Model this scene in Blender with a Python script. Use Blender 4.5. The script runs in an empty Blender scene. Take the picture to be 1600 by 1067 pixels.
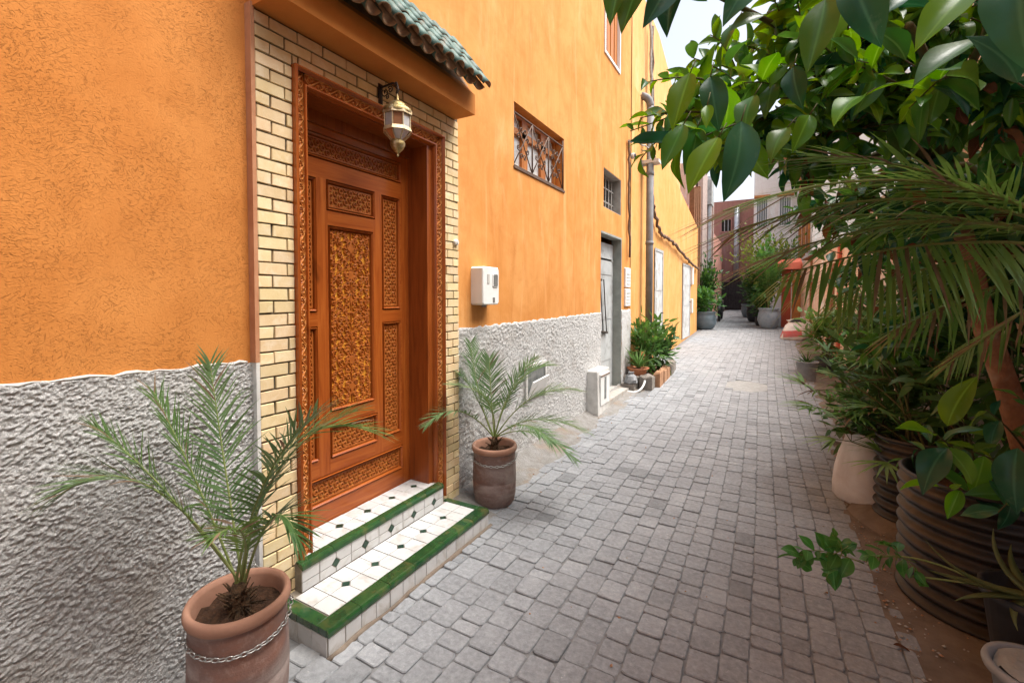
import bpy, math, random
import numpy as np
from mathutils import Vector, Matrix, Quaternion

rng = random.Random(11)
nrs = np.random.RandomState(5)
R = math.radians
col = bpy.context.scene.collection
sc = bpy.context.scene

# ------------------------------------------------------------------ camera
YAW, PITCH, CAMH = R(29.36), R(1.7), 1.6
cd = bpy.data.cameras.new('camera')
cam = bpy.data.objects.new('camera', cd); col.objects.link(cam)
cam.location = (0, 0, CAMH)
cam.rotation_euler = (R(90) - PITCH, 0, YAW)
cd.sensor_width = 36; cd.lens = 16.0
cd.shift_y = -50.4 / 1600
cd.clip_start = 0.05; cd.clip_end = 600
sc.camera = cam

# ------------------------------------------------------------------ sky, sun, exposure
SUN_EL, SUN_AZ = R(62), R(72)          # azimuth clockwise from +Y
w = bpy.data.worlds.new('World'); sc.world = w; w.use_nodes = True
nt = w.node_tree; bg = nt.nodes['Background']
sky = nt.nodes.new('ShaderNodeTexSky'); sky.sky_type = 'NISHITA'; sky.sun_disc = False
sky.sun_elevation = SUN_EL; sky.sun_rotation = SUN_AZ
sky.air_density = 1.0; sky.dust_density = 4.0; sky.ozone_density = 1.0
hs = nt.nodes.new('ShaderNodeHueSaturation'); hs.inputs['Saturation'].default_value = 0.42
nt.links.new(sky.outputs[0], hs.inputs['Color']); nt.links.new(hs.outputs[0], bg.inputs['Color'])
bg.inputs['Strength'].default_value = 0.15
sl = bpy.data.lights.new('sun', 'SUN'); so = bpy.data.objects.new('sun', sl); col.objects.link(so)
sl.energy = 3.0; sl.angle = R(40); sl.color = (1.0, 0.955, 0.895)
sd = Vector((math.sin(SUN_AZ) * math.cos(SUN_EL), math.cos(SUN_AZ) * math.cos(SUN_EL), math.sin(SUN_EL)))
so.rotation_euler = sd.to_track_quat('Z', 'Y').to_euler(); so.location = (6, -6, 14)
sc.view_settings.view_transform = 'Standard'; sc.view_settings.look = 'None'
sc.view_settings.gamma = 1.0; sc.view_settings.use_curve_mapping = False
sc.view_settings.exposure = 1.02

# ------------------------------------------------------------------ measuring helper: a point seen in the photo at a given distance
_fw = np.array([-math.sin(YAW) * math.cos(PITCH), math.cos(YAW) * math.cos(PITCH), -math.sin(PITCH)])
_rt = np.array([math.cos(YAW), math.sin(YAW), 0.0]); _up = np.cross(_rt, _fw)
def at(px, py, d):
    return Vector((np.array([0, 0, CAMH]) + (_fw * 711 + _rt * (px - 800) + _up * (483.1 - py)) * d / 711).tolist())
def seen(p):
    v = np.array(p) - np.array([0, 0, CAMH]); d = v @ _fw
    if d < .1: return None
    return 800 + 711 * (v @ _rt) / d, 483.1 - 711 * (v @ _up) / d, d
def zg(y):
    t = max(0.0, y - 5.5)
    return min(.75, .035 * t * min(1, t / 2.0) if t < 2 else .035 * t)

# ------------------------------------------------------------------ mesh helpers
ORG = {}
class MB:
    def __init__(s): s.v = []; s.f = []; s.m = []
    def add(s, vs, fs, m=0):
        o = len(s.v); s.v += [tuple(v) for v in vs]
        s.f += [tuple(i + o for i in f) for f in fs]; s.m += [m] * len(fs)
        return s
    def box(s, x0, x1, y0, y1, z0, z1, m=0):
        vs = [(x, y, z) for x in (x0, x1) for y in (y0, y1) for z in (z0, z1)]
        return s.add(vs, [(0, 1, 3, 2), (4, 6, 7, 5), (0, 4, 5, 1), (2, 3, 7, 6), (0, 2, 6, 4), (1, 5, 7, 3)], m)
    def tube(s, pts, r, n=8, m=0, closed=False):
        pts = [Vector(p) for p in pts]; k = len(pts)
        rs = r if hasattr(r, '__len__') else [r] * k
        vs = []; fs = []; prev = None
        for i, p in enumerate(pts):
            if closed: t = pts[(i + 1) % k] - pts[i - 1]
            else: t = pts[min(i + 1, k - 1)] - pts[max(i - 1, 0)]
            t.normalize() if t.length > 1e-9 else None
            if prev is None:
                a = t.orthogonal().normalized()
            else:
                a = prev - t * prev.dot(t)
                a = a.normalized() if a.length > 1e-6 else t.orthogonal().normalized()
            prev = a; b = t.cross(a)
            for j in range(n):
                q = 2 * math.pi * j / n
                vs.append(p + (a * math.cos(q) + b * math.sin(q)) * rs[i])
        for i in range(k if closed else k - 1):
            i2 = (i + 1) % k
            for j in range(n):
                j2 = (j + 1) % n
                fs.append((i * n + j, i * n + j2, i2 * n + j2, i2 * n + j))
        if not closed: fs += [tuple(range(n - 1, -1, -1)), tuple(range((k - 1) * n, k * n))]
        return s.add(vs, fs, m)
    def lathe(s, prof, n=32, c=(0, 0, 0), m=0, wob=0, axis=None):
        vs = []; fs = []; k = len(prof)
        for i, (r, z) in enumerate(prof):
            for j in range(n):
                q = 2 * math.pi * j / n
                rr = r * (1 + wob * math.sin(3 * q + z * 7) + .5 * wob * math.sin(5 * q + z * 13))
                vs.append((c[0] + rr * math.cos(q), c[1] + rr * math.sin(q), c[2] + z))
        for i in range(k - 1):
            for j in range(n):
                j2 = (j + 1) % n
                fs.append((i * n + j, i * n + j2, (i + 1) * n + j2, (i + 1) * n + j))
        return s.add(vs, fs, m)
    def slab(s, poly, frame, w0, w1, inset, m=0):
        """extruded outline with a chamfered face; frame(u, v, w) -> world"""
        n = len(poly); cu = sum(p[0] for p in poly) / n; cv = sum(p[1] for p in poly) / n
        def sh(d):
            out = []
            for (u, v) in poly:
                du, dv = cu - u, cv - v; L = math.hypot(du, dv) or 1
                out.append((u + du / L * d, v + dv / L * d))
            return out
        rings = [(poly, w0), (poly, w1 - inset), (sh(inset * 1.2), w1)]
        vs = [frame(u, v, ww) for (pl, ww) in rings for (u, v) in pl]; fs = []
        for k in range(2):
            for j in range(n):
                j2 = (j + 1) % n; fs.append((k * n + j, k * n + j2, (k + 1) * n + j2, (k + 1) * n + j))
        fs.append(tuple(range(2 * n, 3 * n)))
        return s.add(vs, fs, m)
    def build(s, name, mats, parent=None, smooth=False, org=None, at_base=False):
        if not isinstance(mats, (list, tuple)): mats = [mats]
        po = ORG[parent.name] if parent else Vector((0, 0, 0))
        if org is None:
            if parent: o = po
            else:
                a = np.array(s.v); c = (a.min(0) + a.max(0)) / 2; o = Vector((c[0], c[1], a[:, 2].min()))
        elif org == 'c':
            a = np.array(s.v); o = Vector(((a.min(0) + a.max(0)) / 2).tolist())
        else: o = Vector(org)
        me = bpy.data.meshes.new(name)
        me.from_pydata([(x - o.x, y - o.y, z - o.z) for x, y, z in s.v], [], s.f)
        for m in mats: me.materials.append(m)
        if len(mats) > 1: me.polygons.foreach_set('material_index', s.m)
        if smooth: me.polygons.foreach_set('use_smooth', [True] * len(me.polygons))
        me.update()
        ob = bpy.data.objects.new(name, me); col.objects.link(ob)
        ob.parent = parent; ob.location = o - po
        ORG[ob.name] = o
        return ob
def tag(o, label=None, cat=None, group=None, kind=None):
    if label: o['label'] = label
    if cat: o['category'] = cat
    if group: o['group'] = group
    if kind: o['kind'] = kind
    return o
def thing(name, loc, label, cat, group=None):
    o = bpy.data.objects.new(name, None); col.objects.link(o); o.location = loc
    o.empty_display_size = .1; ORG[o.name] = Vector(loc)
    return tag(o, label, cat, group)
def bez(a, b, c, n):
    a, b, c = Vector(a), Vector(b), Vector(c)
    return [a * (1 - t) ** 2 + b * 2 * t * (1 - t) + c * t * t for t in [i / n for i in range(n + 1)]]

# value noise on a grid (numpy)
def vnoise(u, v, scale, seed):
    r = np.random.RandomState(seed).rand(256, 256)
    x = u * scale; y = v * scale; xi = np.floor(x).astype(int); yi = np.floor(y).astype(int)
    fx = x - xi; fy = y - yi; fx = fx * fx * (3 - 2 * fx); fy = fy * fy * (3 - 2 * fy)
    g = lambda a, b: r[a % 256, b % 256]
    return (g(xi, yi) * (1 - fx) + g(xi + 1, yi) * fx) * (1 - fy) + (g(xi, yi + 1) * (1 - fx) + g(xi + 1, yi + 1) * fx) * fy

def smooth(e0, e1, x): t = np.clip((x - e0) / (e1 - e0), 0, 1); return t * t * (3 - 2 * t)
# ------------------------------------------------------------------ materials
class NT:
    def __init__(s, name):
        s.m = bpy.data.materials.new(name); s.m.use_nodes = True
        s.t = s.m.node_tree; s.b = s.t.nodes['Principled BSDF']; s.out = s.t.nodes['Material Output']
        s.geo = s.t.nodes.new('ShaderNodeNewGeometry'); s.pos = s.geo.outputs['Position']
    def n(s, ty, **k):
        x = s.t.nodes.new('ShaderNode' + ty)
        for a, b in k.items(): setattr(x, a, b)
        return x
    def l(s, a, b): s.t.links.new(a, b)
    def mapped(s, scale=(1, 1, 1), rnd=False, rot=(0, 0, 0)):
        mp = s.n('Mapping'); mp.inputs['Scale'].default_value = scale; mp.inputs['Rotation'].default_value = rot
        s.l(s.pos, mp.inputs['Vector'])
        if rnd:
            oi = s.n('ObjectInfo'); mu = s.n('Math', operation='MULTIPLY'); mu.inputs[1].default_value = 57.0
            s.l(oi.outputs['Random'], mu.inputs[0]); cx = s.n('CombineXYZ')
            for i in range(3): s.l(mu.outputs[0], cx.inputs[i])
            s.l(cx.outputs[0], mp.inputs['Location'])
        return mp.outputs[0]
    def noise(s, scale, detail=5, rough=.55, dist=0, vec=None):
        x = s.n('TexNoise'); x.inputs['Scale'].default_value = scale; x.inputs['Detail'].default_value = detail
        x.inputs['Roughness'].default_value = rough; x.inputs['Distortion'].default_value = dist
        s.l(vec or s.pos, x.inputs['Vector']); return x.outputs['Fac']
    def ramp(s, fac, stops):
        x = s.n('ValToRGB'); s.l(fac, x.inputs[0]); e = x.color_ramp.elements
        while len(e) < len(stops): e.new(.5)
        for i, (p, c) in enumerate(stops):
            e[i].position = p; e[i].color = (c, c, c, 1) if not hasattr(c, '__len__') else (*c, 1)
        return x.outputs[0]
    def mix(s, fac, a, b, mode='MIX'):
        x = s.n('Mix', data_type='RGBA', blend_type=mode)
        if hasattr(fac, 'links') or hasattr(fac, 'is_linked'): s.l(fac, x.inputs[0])
        else: x.inputs[0].default_value = fac
        for v, i in ((a, 6), (b, 7)):
            if hasattr(v, 'is_linked'): s.l(v, x.inputs[i])
            else: x.inputs[i].default_value = (*v, 1)
        return x.outputs[2]
    def math(s, op, a, b=0.0, c=None):
        x = s.n('Math', operation=op)
        for i, v in enumerate((a, b) if c is None else (a, b, c)):
            if hasattr(v, 'is_linked'): s.l(v, x.inputs[i])
            else: x.inputs[i].default_value = v
        return x.outputs[0]
    def bump(s, h, strength=.4, dist=.01):
        x = s.n('Bump'); x.inputs['Strength'].default_value = strength; x.inputs['Distance'].default_value = dist
        s.l(h, x.inputs['Height']); s.l(x.outputs[0], s.b.inputs['Normal'])
    def rndval(s, c, amt, hue=0):
        oi = s.n('ObjectInfo'); h = s.n('HueSaturation')
        v = s.math('MULTIPLY_ADD', oi.outputs['Random'], amt, 1 - amt / 2); s.l(v, h.inputs['Value'])
        if hue:
            f = s.math('FRACT', s.math('MULTIPLY', oi.outputs['Random'], 17.3))
            s.l(s.math('MULTIPLY_ADD', f, hue, .5 - hue / 2), h.inputs['Hue'])
        s.l(c, h.inputs['Color']); return h.outputs[0]
    def col(s, c):
        if hasattr(c, 'is_linked'): s.l(c, s.b.inputs['Base Color'])
        else: s.b.inputs['Base Color'].default_value = (*c, 1)
    def set(s, rough=.6, spec=.3, metal=0):
        s.b.inputs['Roughness'].default_value = rough; s.b.inputs['Specular IOR Level'].default_value = spec
        s.b.inputs['Metallic'].default_value = metal; return s.m

def simple(name, c1, c2=None, scale=8, rough=.6, bump=.15, bscale=60, bd=.004, rnd=0, spec=.3, metal=0, hue=0, lo=.35, hi=.65, c3=None, s3=2.5):
    g = NT(name); vec = g.mapped(rnd=bool(rnd))
    c2 = c2 or tuple(x * .75 for x in c1)
    c = g.mix(g.ramp(g.noise(scale, 6, .6, .3, vec), [(lo, 0), (hi, 1)]), c1, c2)
    if c3: c = g.mix(g.ramp(g.noise(s3, 5, .6, .5, vec), [(.52, 0), (.7, .8)]), c, c3)
    if rnd: c = g.rndval(c, rnd, hue)
    g.col(c)
    if bump: g.bump(g.noise(bscale, 6, .6, 0, vec), bump, bd)
    return g.set(rough, spec, metal)

def m_plaster(name, base, light, dark, scratch, streak=.5):
    g = NT(name)
    big = g.noise(1.3, 6, .62, .7)
    c = g.mix(g.ramp(big, [(.3, 0), (.7, 1)]), base, light)
    med = g.noise(5, 6, .65, .6)
    c = g.mix(g.math('MULTIPLY', g.ramp(med, [(.45, 0), (.75, 1)]), .45), c, dark)
    v2 = g.mapped((3.2, 3.2, .5)); st = g.noise(2.2, 4, .6, .3, v2)
    c = g.mix(g.math('MULTIPLY', g.ramp(st, [(.5, 0), (.72, 1)]), streak), c, dark)
    if not scratch:
        s2 = g.noise(1.7, 5, .65, .8, g.mapped((2.4, 2.4, .42)))
        c = g.mix(g.math('MULTIPLY', g.ramp(s2, [(.54, 0), (.70, 1)]), .55), c, tuple(min(1, x * k) for x, k in zip(light, (1.08, 1.28, 1.7))))
        ck = g.noise(2.3, 7, .7, 1.5); crack = g.ramp(g.math('ABSOLUTE', g.math('SUBTRACT', ck, .5)), [(0, 1), (.0035, 0)])
        c = g.mix(g.math('MULTIPLY', g.math('MULTIPLY', crack, g.ramp(g.noise(1.1, 2), [(.52, 0), (.6, 1)])), .45), c, tuple(x * .5 for x in dark))
    fine = g.noise(140, 4, .6)
    vs_ = g.mapped((1.0, .62, 1.15), rot=(R(35), 0, 0))
    h = None
    if scratch:
        def dashes(rot, warp, wsc, thr):
            nz = g.n('TexNoise'); nz.inputs['Scale'].default_value = wsc; nz.inputs['Detail'].default_value = 2
            g.l(g.pos, nz.inputs['Vector'])
            sc_ = g.n('VectorMath', operation='SCALE'); g.l(nz.outputs['Color'], sc_.inputs[0]); sc_.inputs['Scale'].default_value = warp
            ad = g.n('VectorMath', operation='ADD'); g.l(g.pos, ad.inputs[0]); g.l(sc_.outputs[0], ad.inputs[1])
            mp = g.n('Mapping'); mp.vector_type = 'TEXTURE'; mp.inputs['Rotation'].default_value = (R(rot), 0, 0); mp.inputs['Scale'].default_value = (1, .021, .0042)
            g.l(ad.outputs[0], mp.inputs['Vector'])
            f = g.noise(1.0, 2.5, .6, .25, mp.outputs[0])
            return g.ramp(f, [(thr, 0), (thr + .055, 1)])
        d1 = dashes(18, .22, 3.1, .585); d2 = dashes(-42, .25, 2.6, .60); d3 = dashes(72, .22, 3.6, .63)
        msk = g.ramp(g.noise(4.5, 4, .6), [(.38, .15), (.6, 1)])
        ln = g.math('MULTIPLY', g.math('MAXIMUM', d1, g.math('MAXIMUM', d2, d3)), msk)
        h = g.math('SUBTRACT', g.math('MULTIPLY', fine, .35), g.math('MULTIPLY', ln, scratch))
        c = g.mix(g.math('MULTIPLY', ln, .24), c, tuple(x * .42 for x in dark))
    else:
        h = g.math('ADD', g.math('MULTIPLY', fine, .3), g.math('MULTIPLY', g.noise(16, 5, .6, .5), .9))
    g.col(c); g.bump(h, .75 if scratch else .35, .006)
    return g.set(.9, .15)

M = {}
M['orange_scratch'] = m_plaster('orange scratched plaster', (.53, .198, .045), (.62, .255, .068), (.45, .155, .032), 1.0, .35)
M['orange'] = m_plaster('orange plaster', (.60, .248, .062), (.71, .345, .115), (.49, .175, .038), 0, .6)
M['orange_pale'] = m_plaster('pale orange plaster', (.72, .38, .14), (.76, .43, .18), (.64, .30, .09), 0, .4)
M['orange_deep'] = m_plaster('worn orange plaster', (.68, .33, .10), (.75, .40, .15), (.57, .24, .06), 0, .5)
M['salmon'] = simple('salmon edge plaster', (.50, .25, .135), (.42, .19, .095), 10, .9, .3, 50)
M['canopy'] = simple('canopy plaster', (.56, .215, .045), (.50, .18, .035), 4, .9, .25, 60, .003)
def m_roughcast():
    g = NT('grey roughcast')
    a = g.noise(95, 6, .75, .8); b = g.noise(2.2, 4, .6, .4)
    c = g.ramp(a, [(.3, (.30, .295, .285)), (.47, (.58, .575, .56)), (.62, (.80, .795, .78))])
    c = g.mix(g.math('MULTIPLY', g.ramp(b, [(.5, 0), (.72, 1)]), .5), c, (.33, .27, .21))
    g.col(c); g.bump(g.math('ADD', g.noise(130, 6, .75, .9), g.noise(330, 4, .6)), 1.0, .009)
    return g.set(.95, .1)
M['roughcast'] = m_roughcast()
M['cement'] = simple('cement', (.42, .40, .37), (.30, .28, .25), 7, .92, .4, 45, .006, c3=(.36, .27, .20))
M['cement_white'] = simple('whitewashed cement', (.66, .65, .62), (.50, .49, .46), 9, .9, .35, 50, .004, c3=(.38, .35, .31))
M['mortar'] = simple('dark mortar', (.13, .108, .078), (.085, .07, .05), 25, .95, .5, 90)
M['brick'] = simple('buff brick', (.74, .585, .355), (.67, .50, .27), 9, .75, .3, 110, .003, rnd=.24, hue=.02, c3=(.77, .65, .45), s3=14)
def m_wood(name, a, b, dk, rough, axis=2, rnd=0):
    g = NT(name); s_ = [34, 34, 34]; s_[axis] = 2.2
    vec = g.mapped(tuple(s_), rnd=bool(rnd))
    gr = g.noise(1.0, 6, .62, .7, vec)
    c = g.ramp(gr, [(.28, dk), (.5, a), (.72, b)])
    kn = g.noise(3.4, 3, .5, .6, g.mapped((1, 1.6, .8)))
    c = g.mix(g.ramp(kn, [(.68, 0), (.76, .75)]), c, tuple(x * .35 for x in dk))
    g.col(c); g.bump(gr, .12, .002); return g.set(rough, .45)
M['wood'] = m_wood('varnished wood upright', (.335, .080, .013), (.42, .118, .021), (.215, .042, .007), .24)
M['wood_h'] = m_wood('varnished wood across', (.335, .080, .013), (.42, .118, .021), (.215, .042, .007), .24, 1)
M['wood_dark'] = m_wood('dark varnished wood', (.27, .066, .012), (.35, .095, .018), (.17, .036, .007), .32)
M['carve'] = simple('carved wood', (.40, .12, .022), (.30, .078, .014), 14, .34, .2, 120, .001, spec=.4)
M['carve_pale'] = simple('carved casing wood', (.50, .20, .045), (.40, .135, .027), 14, .42, .2, 120, .001, spec=.4)
M['gold'] = simple('golden ground of carving', (.66, .31, .035), (.52, .215, .025), 22, .42, .1, 90, .001)
M['gold_dim'] = simple('amber ground of carving', (.56, .27, .06), (.34, .12, .025), 26, .5, .1, 90, .001)
M['glaze'] = simple('green glazed tile', (.010, .050, .018), (.028, .085, .024), 16, .16, .12, 25, .003, rnd=.35, spec=.6, c3=(.10, .10, .035), s3=9)
M['glaze_dark'] = simple('dark green glaze', (.010, .036, .022), (.020, .055, .032), 16, .2, .1, 25, .003, rnd=.3, spec=.5)
M['white_tile'] = simple('white glazed tile', (.60, .60, .595), (.54, .54, .53), 9, .25, .06, 20, .002, rnd=.10, spec=.4, c3=(.42, .395, .355), s3=11)
M['grout'] = simple('grout', (.30, .26, .21), (.20, .165, .125), 20, .95, .4, 80)
M['roof_tile'] = simple('weathered green roof tile', (.055, .125, .108), (.090, .165, .140), 12, .5, .25, 60, .004, rnd=.45, spec=.3, c3=(.15, .115, .08), s3=8)
M['tile_clay'] = simple('tile clay edge', (.34, .21, .12), (.2, .13, .08), 20, .85, .3, 60)
M['white_plastic'] = simple('white plastic', (.80, .80, .78), (.74, .74, .71), 6, .45, .03, 40)
M['grey_glass'] = simple('meter glass', (.12, .13, .13), (.2, .21, .2), 12, .12, 0, spec=.6)
M['brass'] = simple('aged brass', (.50, .38, .17), (.28, .21, .09), 70, .45, .7, 160, .004, metal=.85, c3=(.75, .66, .48), s3=30)
M['brass_pale'] = simple('pale brass strip', (.72, .60, .40), (.55, .42, .22), 60, .4, .6, 150, .003, metal=.6)
M['black_iron'] = simple('black iron', (.035, .03, .028), (.07, .05, .04), 30, .55, .2, 80, metal=.3)
M['rust_iron'] = simple('brown painted iron', (.09, .06, .045), (.15, .09, .06), 30, .6, .2, 80)
M['steel'] = simple('galvanised chain', (.52, .52, .50), (.38, .38, .36), 40, .35, .1, 80, metal=.8)
def m_glass(name, c, rough=.1, tr=.0):
    g = NT(name); g.col(g.mix(g.ramp(g.noise(14, 4), [(.35, 0), (.7, 1)]), c, tuple(x * .7 for x in c)))
    m = g.set(rough, .7); g.b.inputs['Transmission Weight'].default_value = tr; return m
M['lamp_glass'] = m_glass('frosted lamp glass', (.80, .80, .80), .22, .35)
M['lamp_amber'] = m_glass('amber lamp glass', (.44, .20, .10), .15, .3)
M['window_glass'] = m_glass('frosted window glass', (.66, .68, .68), .25, 0)
M['window_wood'] = m_wood('orange window wood', (.46, .16, .03), (.55, .22, .05), (.3, .09, .02), .45)
M['grey_paint'] = simple('grey painted metal', (.46, .48, .48), (.39, .41, .41), 5, .6, .1, 30, c3=(.24, .24, .23), s3=6)
M['pale_paint'] = simple('pale grey painted door', (.60, .62, .61), (.48, .50, .50), 6, .6, .1, 30, c3=(.36, .33, .29), s3=6)
M['green_cement'] = simple('green grey cement reveal', (.33, .35, .32), (.24, .26, .235), 6, .9, .4, 40, .006, c3=(.32, .32, .29))
M['pipe'] = simple('grey pipe', (.17, .175, .18), (.23, .23, .235), 6, .6, .1, 40)
M['pipe_white'] = simple('pale metal pipe', (.60, .62, .64), (.45, .46, .48), 6, .35, .1, 40, metal=.5)
M['cable'] = simple('dusty cable', (.12, .08, .05), (.2, .13, .09), 20, .8, .2, 80)
M['wire'] = simple('grey wire', (.45, .43, .40), (.3, .29, .27), 20, .7, .1, 80)
def m_pot():
    g = NT('terracotta pot')
    b = g.ramp(g.noise(3.2, 5, .6, .6, g.mapped((1, 1, 2.2))), [(.3, (.26, .125, .088)), (.46, (.20, .128, .108)), (.66, (.32, .26, .235))])
    c = g.mix(g.ramp(g.noise(28, 5, .7), [(.5, 0), (.75, .5)]), b, (.40, .30, .26))
    c = g.mix(g.ramp(g.noise(11, 4, .7, .5, g.mapped((1, 1, .5))), [(.62, 0), (.78, .7)]), c, (.15, .085, .06))
    g.col(c); g.bump(g.math('ADD', g.noise(9, 3, .5, 0, g.mapped((.3, .3, 9))), g.noise(120, 4)), .3, .004)
    return g.set(.82, .2)
M['terracotta'] = m_pot()
M['terra_rim'] = simple('terracotta rim', (.38, .205, .138), (.31, .16, .105), 8, .8, .3, 50, .004, c3=(.5, .33, .25))
M['clay_orange'] = simple('orange clay', (.52, .22, .11), (.44, .17, .085), 9, .8, .2, 60)
M['soil'] = simple('soil', (.085, .042, .022), (.035, .018, .010), 40, .98, 1, 60, .02)
M['bark'] = simple('fibrous palm bark', (.13, .075, .038), (.05, .03, .016), 40, .95, 1, 70, .02)
M['trunk'] = simple('tan trunk bark', (.27, .125, .062), (.18, .08, .04), 16, .9, .7, 40, .01, c3=(.31, .21, .14), s3=7)
M['twig'] = simple('green brown twig', (.09, .10, .035), (.08, .06, .03), 20, .8, .2, 60)
M['stalk'] = simple('green stalk', (.17, .23, .065), (.22, .24, .09), 12, .6, .1, 50)
def m_leaf(name, a, b, rough=.35, trans=.28, rnd=.5, hue=.03, spec=.45, tcol=None, vein=True):
    g = NT(name); vec = g.mapped(rnd=True)
    c = g.mix(g.ramp(g.noise(7, 3, .5, .2, vec), [(.35, 0), (.65, 1)]), a, b)
    if not hasattr(rnd, 'is_linked') and rnd: c = g.rndval(c, rnd, hue)
    c = g.mix(g.ramp(g.noise(16, 4, .65, .6, vec), [(.60, 0), (.74, .55)]), c, tuple(min(1, .5 * x + .11 * k) for x, k in zip(a, (1.0, 1.15, .7))))
    sp = g.ramp(g.noise(190, 2, .6, 0, vec), [(.70, 0), (.8, .35)])
    c = g.mix(sp, c, tuple(min(1, x * 2 + .05) for x in a))
    rb = g.n('Attribute'); rb.attribute_name = 'rib'
    c = g.mix(g.math('MULTIPLY', g.ramp(rb.outputs['Fac'], [(.88, 0), (.98, 1)]), .30), c, tuple(min(1, x * 2.2 + .06) for x in b))
    g.col(c); g.set(rough, spec)
    tr = g.n('BsdfTranslucent'); mx = g.n('MixShader'); mx.inputs[0].default_value = trans
    hsn = g.n('HueSaturation'); hsn.inputs['Hue'].default_value = .47; hsn.inputs['Saturation'].default_value = 1.1
    hsn.inputs['Value'].default_value = 1.7; g.l(c, hsn.inputs['Color']); g.l(hsn.outputs[0], tr.inputs['Color'])
    g.l(g.b.outputs[0], mx.inputs[1]); g.l(tr.outputs[0], mx.inputs[2]); g.l(mx.outputs[0], g.out.inputs['Surface'])
    g.bump(g.noise(60, 3, .5, 0, vec), .12, .003)
    return g.m
M['ficus'] = m_leaf('glossy dark leaf', (.032, .125, .022), (.055, .175, .030), .30, .34, .6, .07, .35)
M['ficus_blue'] = m_leaf('blue green leaf', (.016, .085, .046), (.028, .115, .056), .34, .2, .5, .04, .32)
M['ficus_new'] = m_leaf('fresh leaf', (.075, .225, .018), (.120, .28, .026), .34, .42, .4, .05, .3)
M['leaf_dry'] = m_leaf('dry brown leaf', (.17, .085, .04), (.11, .05, .025), .8, .2, .4, .02, .1)
M['palm'] = m_leaf('palm leaflet', (.060, .130, .034), (.095, .175, .050), .42, .25, .4, .03, .35)
M['palm_grey'] = m_leaf('dusty palm leaflet', (.088, .165, .066), (.13, .21, .088), .5, .22, .35, .03, .3)
M['palm_tip'] = m_leaf('brown palm leaflet', (.23, .165, .105), (.15, .105, .065), .75, .2, .4, .02, .1)
M['palm_dark'] = m_leaf('dark palm leaflet', (.105, .225, .050), (.155, .285, .075), .42, .32, .4, .04, .35)
M['bush'] = m_leaf('bush leaf', (.055, .145, .030), (.09, .20, .045), .45, .3, .4, .04, .3)
M['bush_dark'] = m_leaf('dark bush leaf', (.040, .105, .030), (.065, .15, .040), .45, .25, .4, .04, .3)
M['bush_yellow'] = m_leaf('yellow green leaf', (.20, .30, .045), (.28, .36, .08), .5, .4, .4, .04, .3)
M['agave'] = m_leaf('agave blade', (.12, .24, .055), (.17, .30, .08), .45, .15, .3, .02, .3)
M['aloe'] = m_leaf('aloe blade', (.11, .14, .045), (.15, .16, .06), .55, .1, .3, .02, .3)
def m_paver():
    g = NT('grey paver'); vec = g.mapped(rnd=False)
    b = g.ramp(g.noise(38, 6, .7, .3, vec), [(.32, (.200, .208, .218)), (.55, (.278, .289, .301)), (.75, (.36, .372, .385))])
    c = g.mix(g.ramp(g.noise(2.6, 5, .65, .6), [(.5, 0), (.75, .55)]), b, (.40, .41, .42))
    c = g.mix(g.ramp(g.noise(6.5, 5, .7, .8), [(.60, 0), (.72, .55)]), c, (.16, .16, .16))
    c = g.mix(g.ramp(g.noise(70, 3, .5), [(.70, 0), (.76, .6)]), c, (.55, .54, .53))
    at_ = g.n('Attribute'); at_.attribute_name = 'tone'; 
    hsn = g.n('HueSaturation'); g.l(c, hsn.inputs['Color']); g.l(at_.outputs['Fac'], hsn.inputs['Value'])
    g.col(hsn.outputs[0]); g.bump(g.math('ADD', g.noise(120, 5, .7), g.math('MULTIPLY', g.noise(22, 4, .6), 1.4)), .55, .005)
    return g.set(.88, .2)
M['paver'] = m_paver()
M['joint'] = simple('joint sand', (.225, .226, .228), (.165, .166, .168), 22, .98, .6, 90, .008)
M['dust'] = simple('trodden cement apron', (.27, .262, .25), (.20, .188, .172), 14, .95, .9, 60, .012, c3=(.25, .185, .13), s3=3.0)
M['sand'] = simple('tan earth', (.195, .152, .118), (.135, .102, .078), 7, .97, .6, 60, .01, c3=(.27, .22, .17))
M['drum'] = simple('rusty brown ribbed metal', (.030, .022, .018), (.017, .013, .011), 7, .5, .3, 50, .004, spec=.45, c3=(.070, .050, .038), s3=5)
M['sack'] = simple('dusty woven sack', (.66, .63, .62), (.58, .545, .53), 6, .9, .5, 200, .003, c3=(.46, .38, .35))
M['sack_white'] = simple('white plastic sack', (.78, .76, .73), (.66, .62, .60), 8, .7, .4, 40, .01)
M['sack_red'] = simple('red print on sack', (.62, .12, .12), (.5, .2, .2), 10, .7, .3, 40)
M['black_plastic'] = simple('black plastic', (.022, .023, .026), (.04, .04, .045), 10, .5, .1, 40)
M['grey_plastic'] = simple('grey plastic', (.22, .23, .24), (.30, .31, .32), 8, .6, .2, 40)
M['blue_pot'] = simple('blue grey paint', (.22, .29, .35), (.30, .35, .40), 7, .6, .2, 40, c3=(.14, .17, .2))
M['slate_pot'] = simple('slate blue glaze', (.12, .17, .20), (.17, .22, .25), 7, .5, .2, 40)
M['pink'] = m_plaster('faded pink plaster', (.52, .26, .205), (.60, .33, .27), (.42, .20, .15), 0, .5)
M['mauve'] = m_plaster('dusty rose plaster', (.36, .185, .150), (.42, .22, .18), (.29, .14, .115), 0, .6)
M['white_wall'] = m_plaster('white plaster', (.78, .75, .70), (.82, .80, .76), (.66, .60, .54), 0, .4)
M['peach'] = m_plaster('worn peach plaster', (.64, .42, .30), (.74, .62, .54), (.50, .28, .19), 0, .7)
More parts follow.
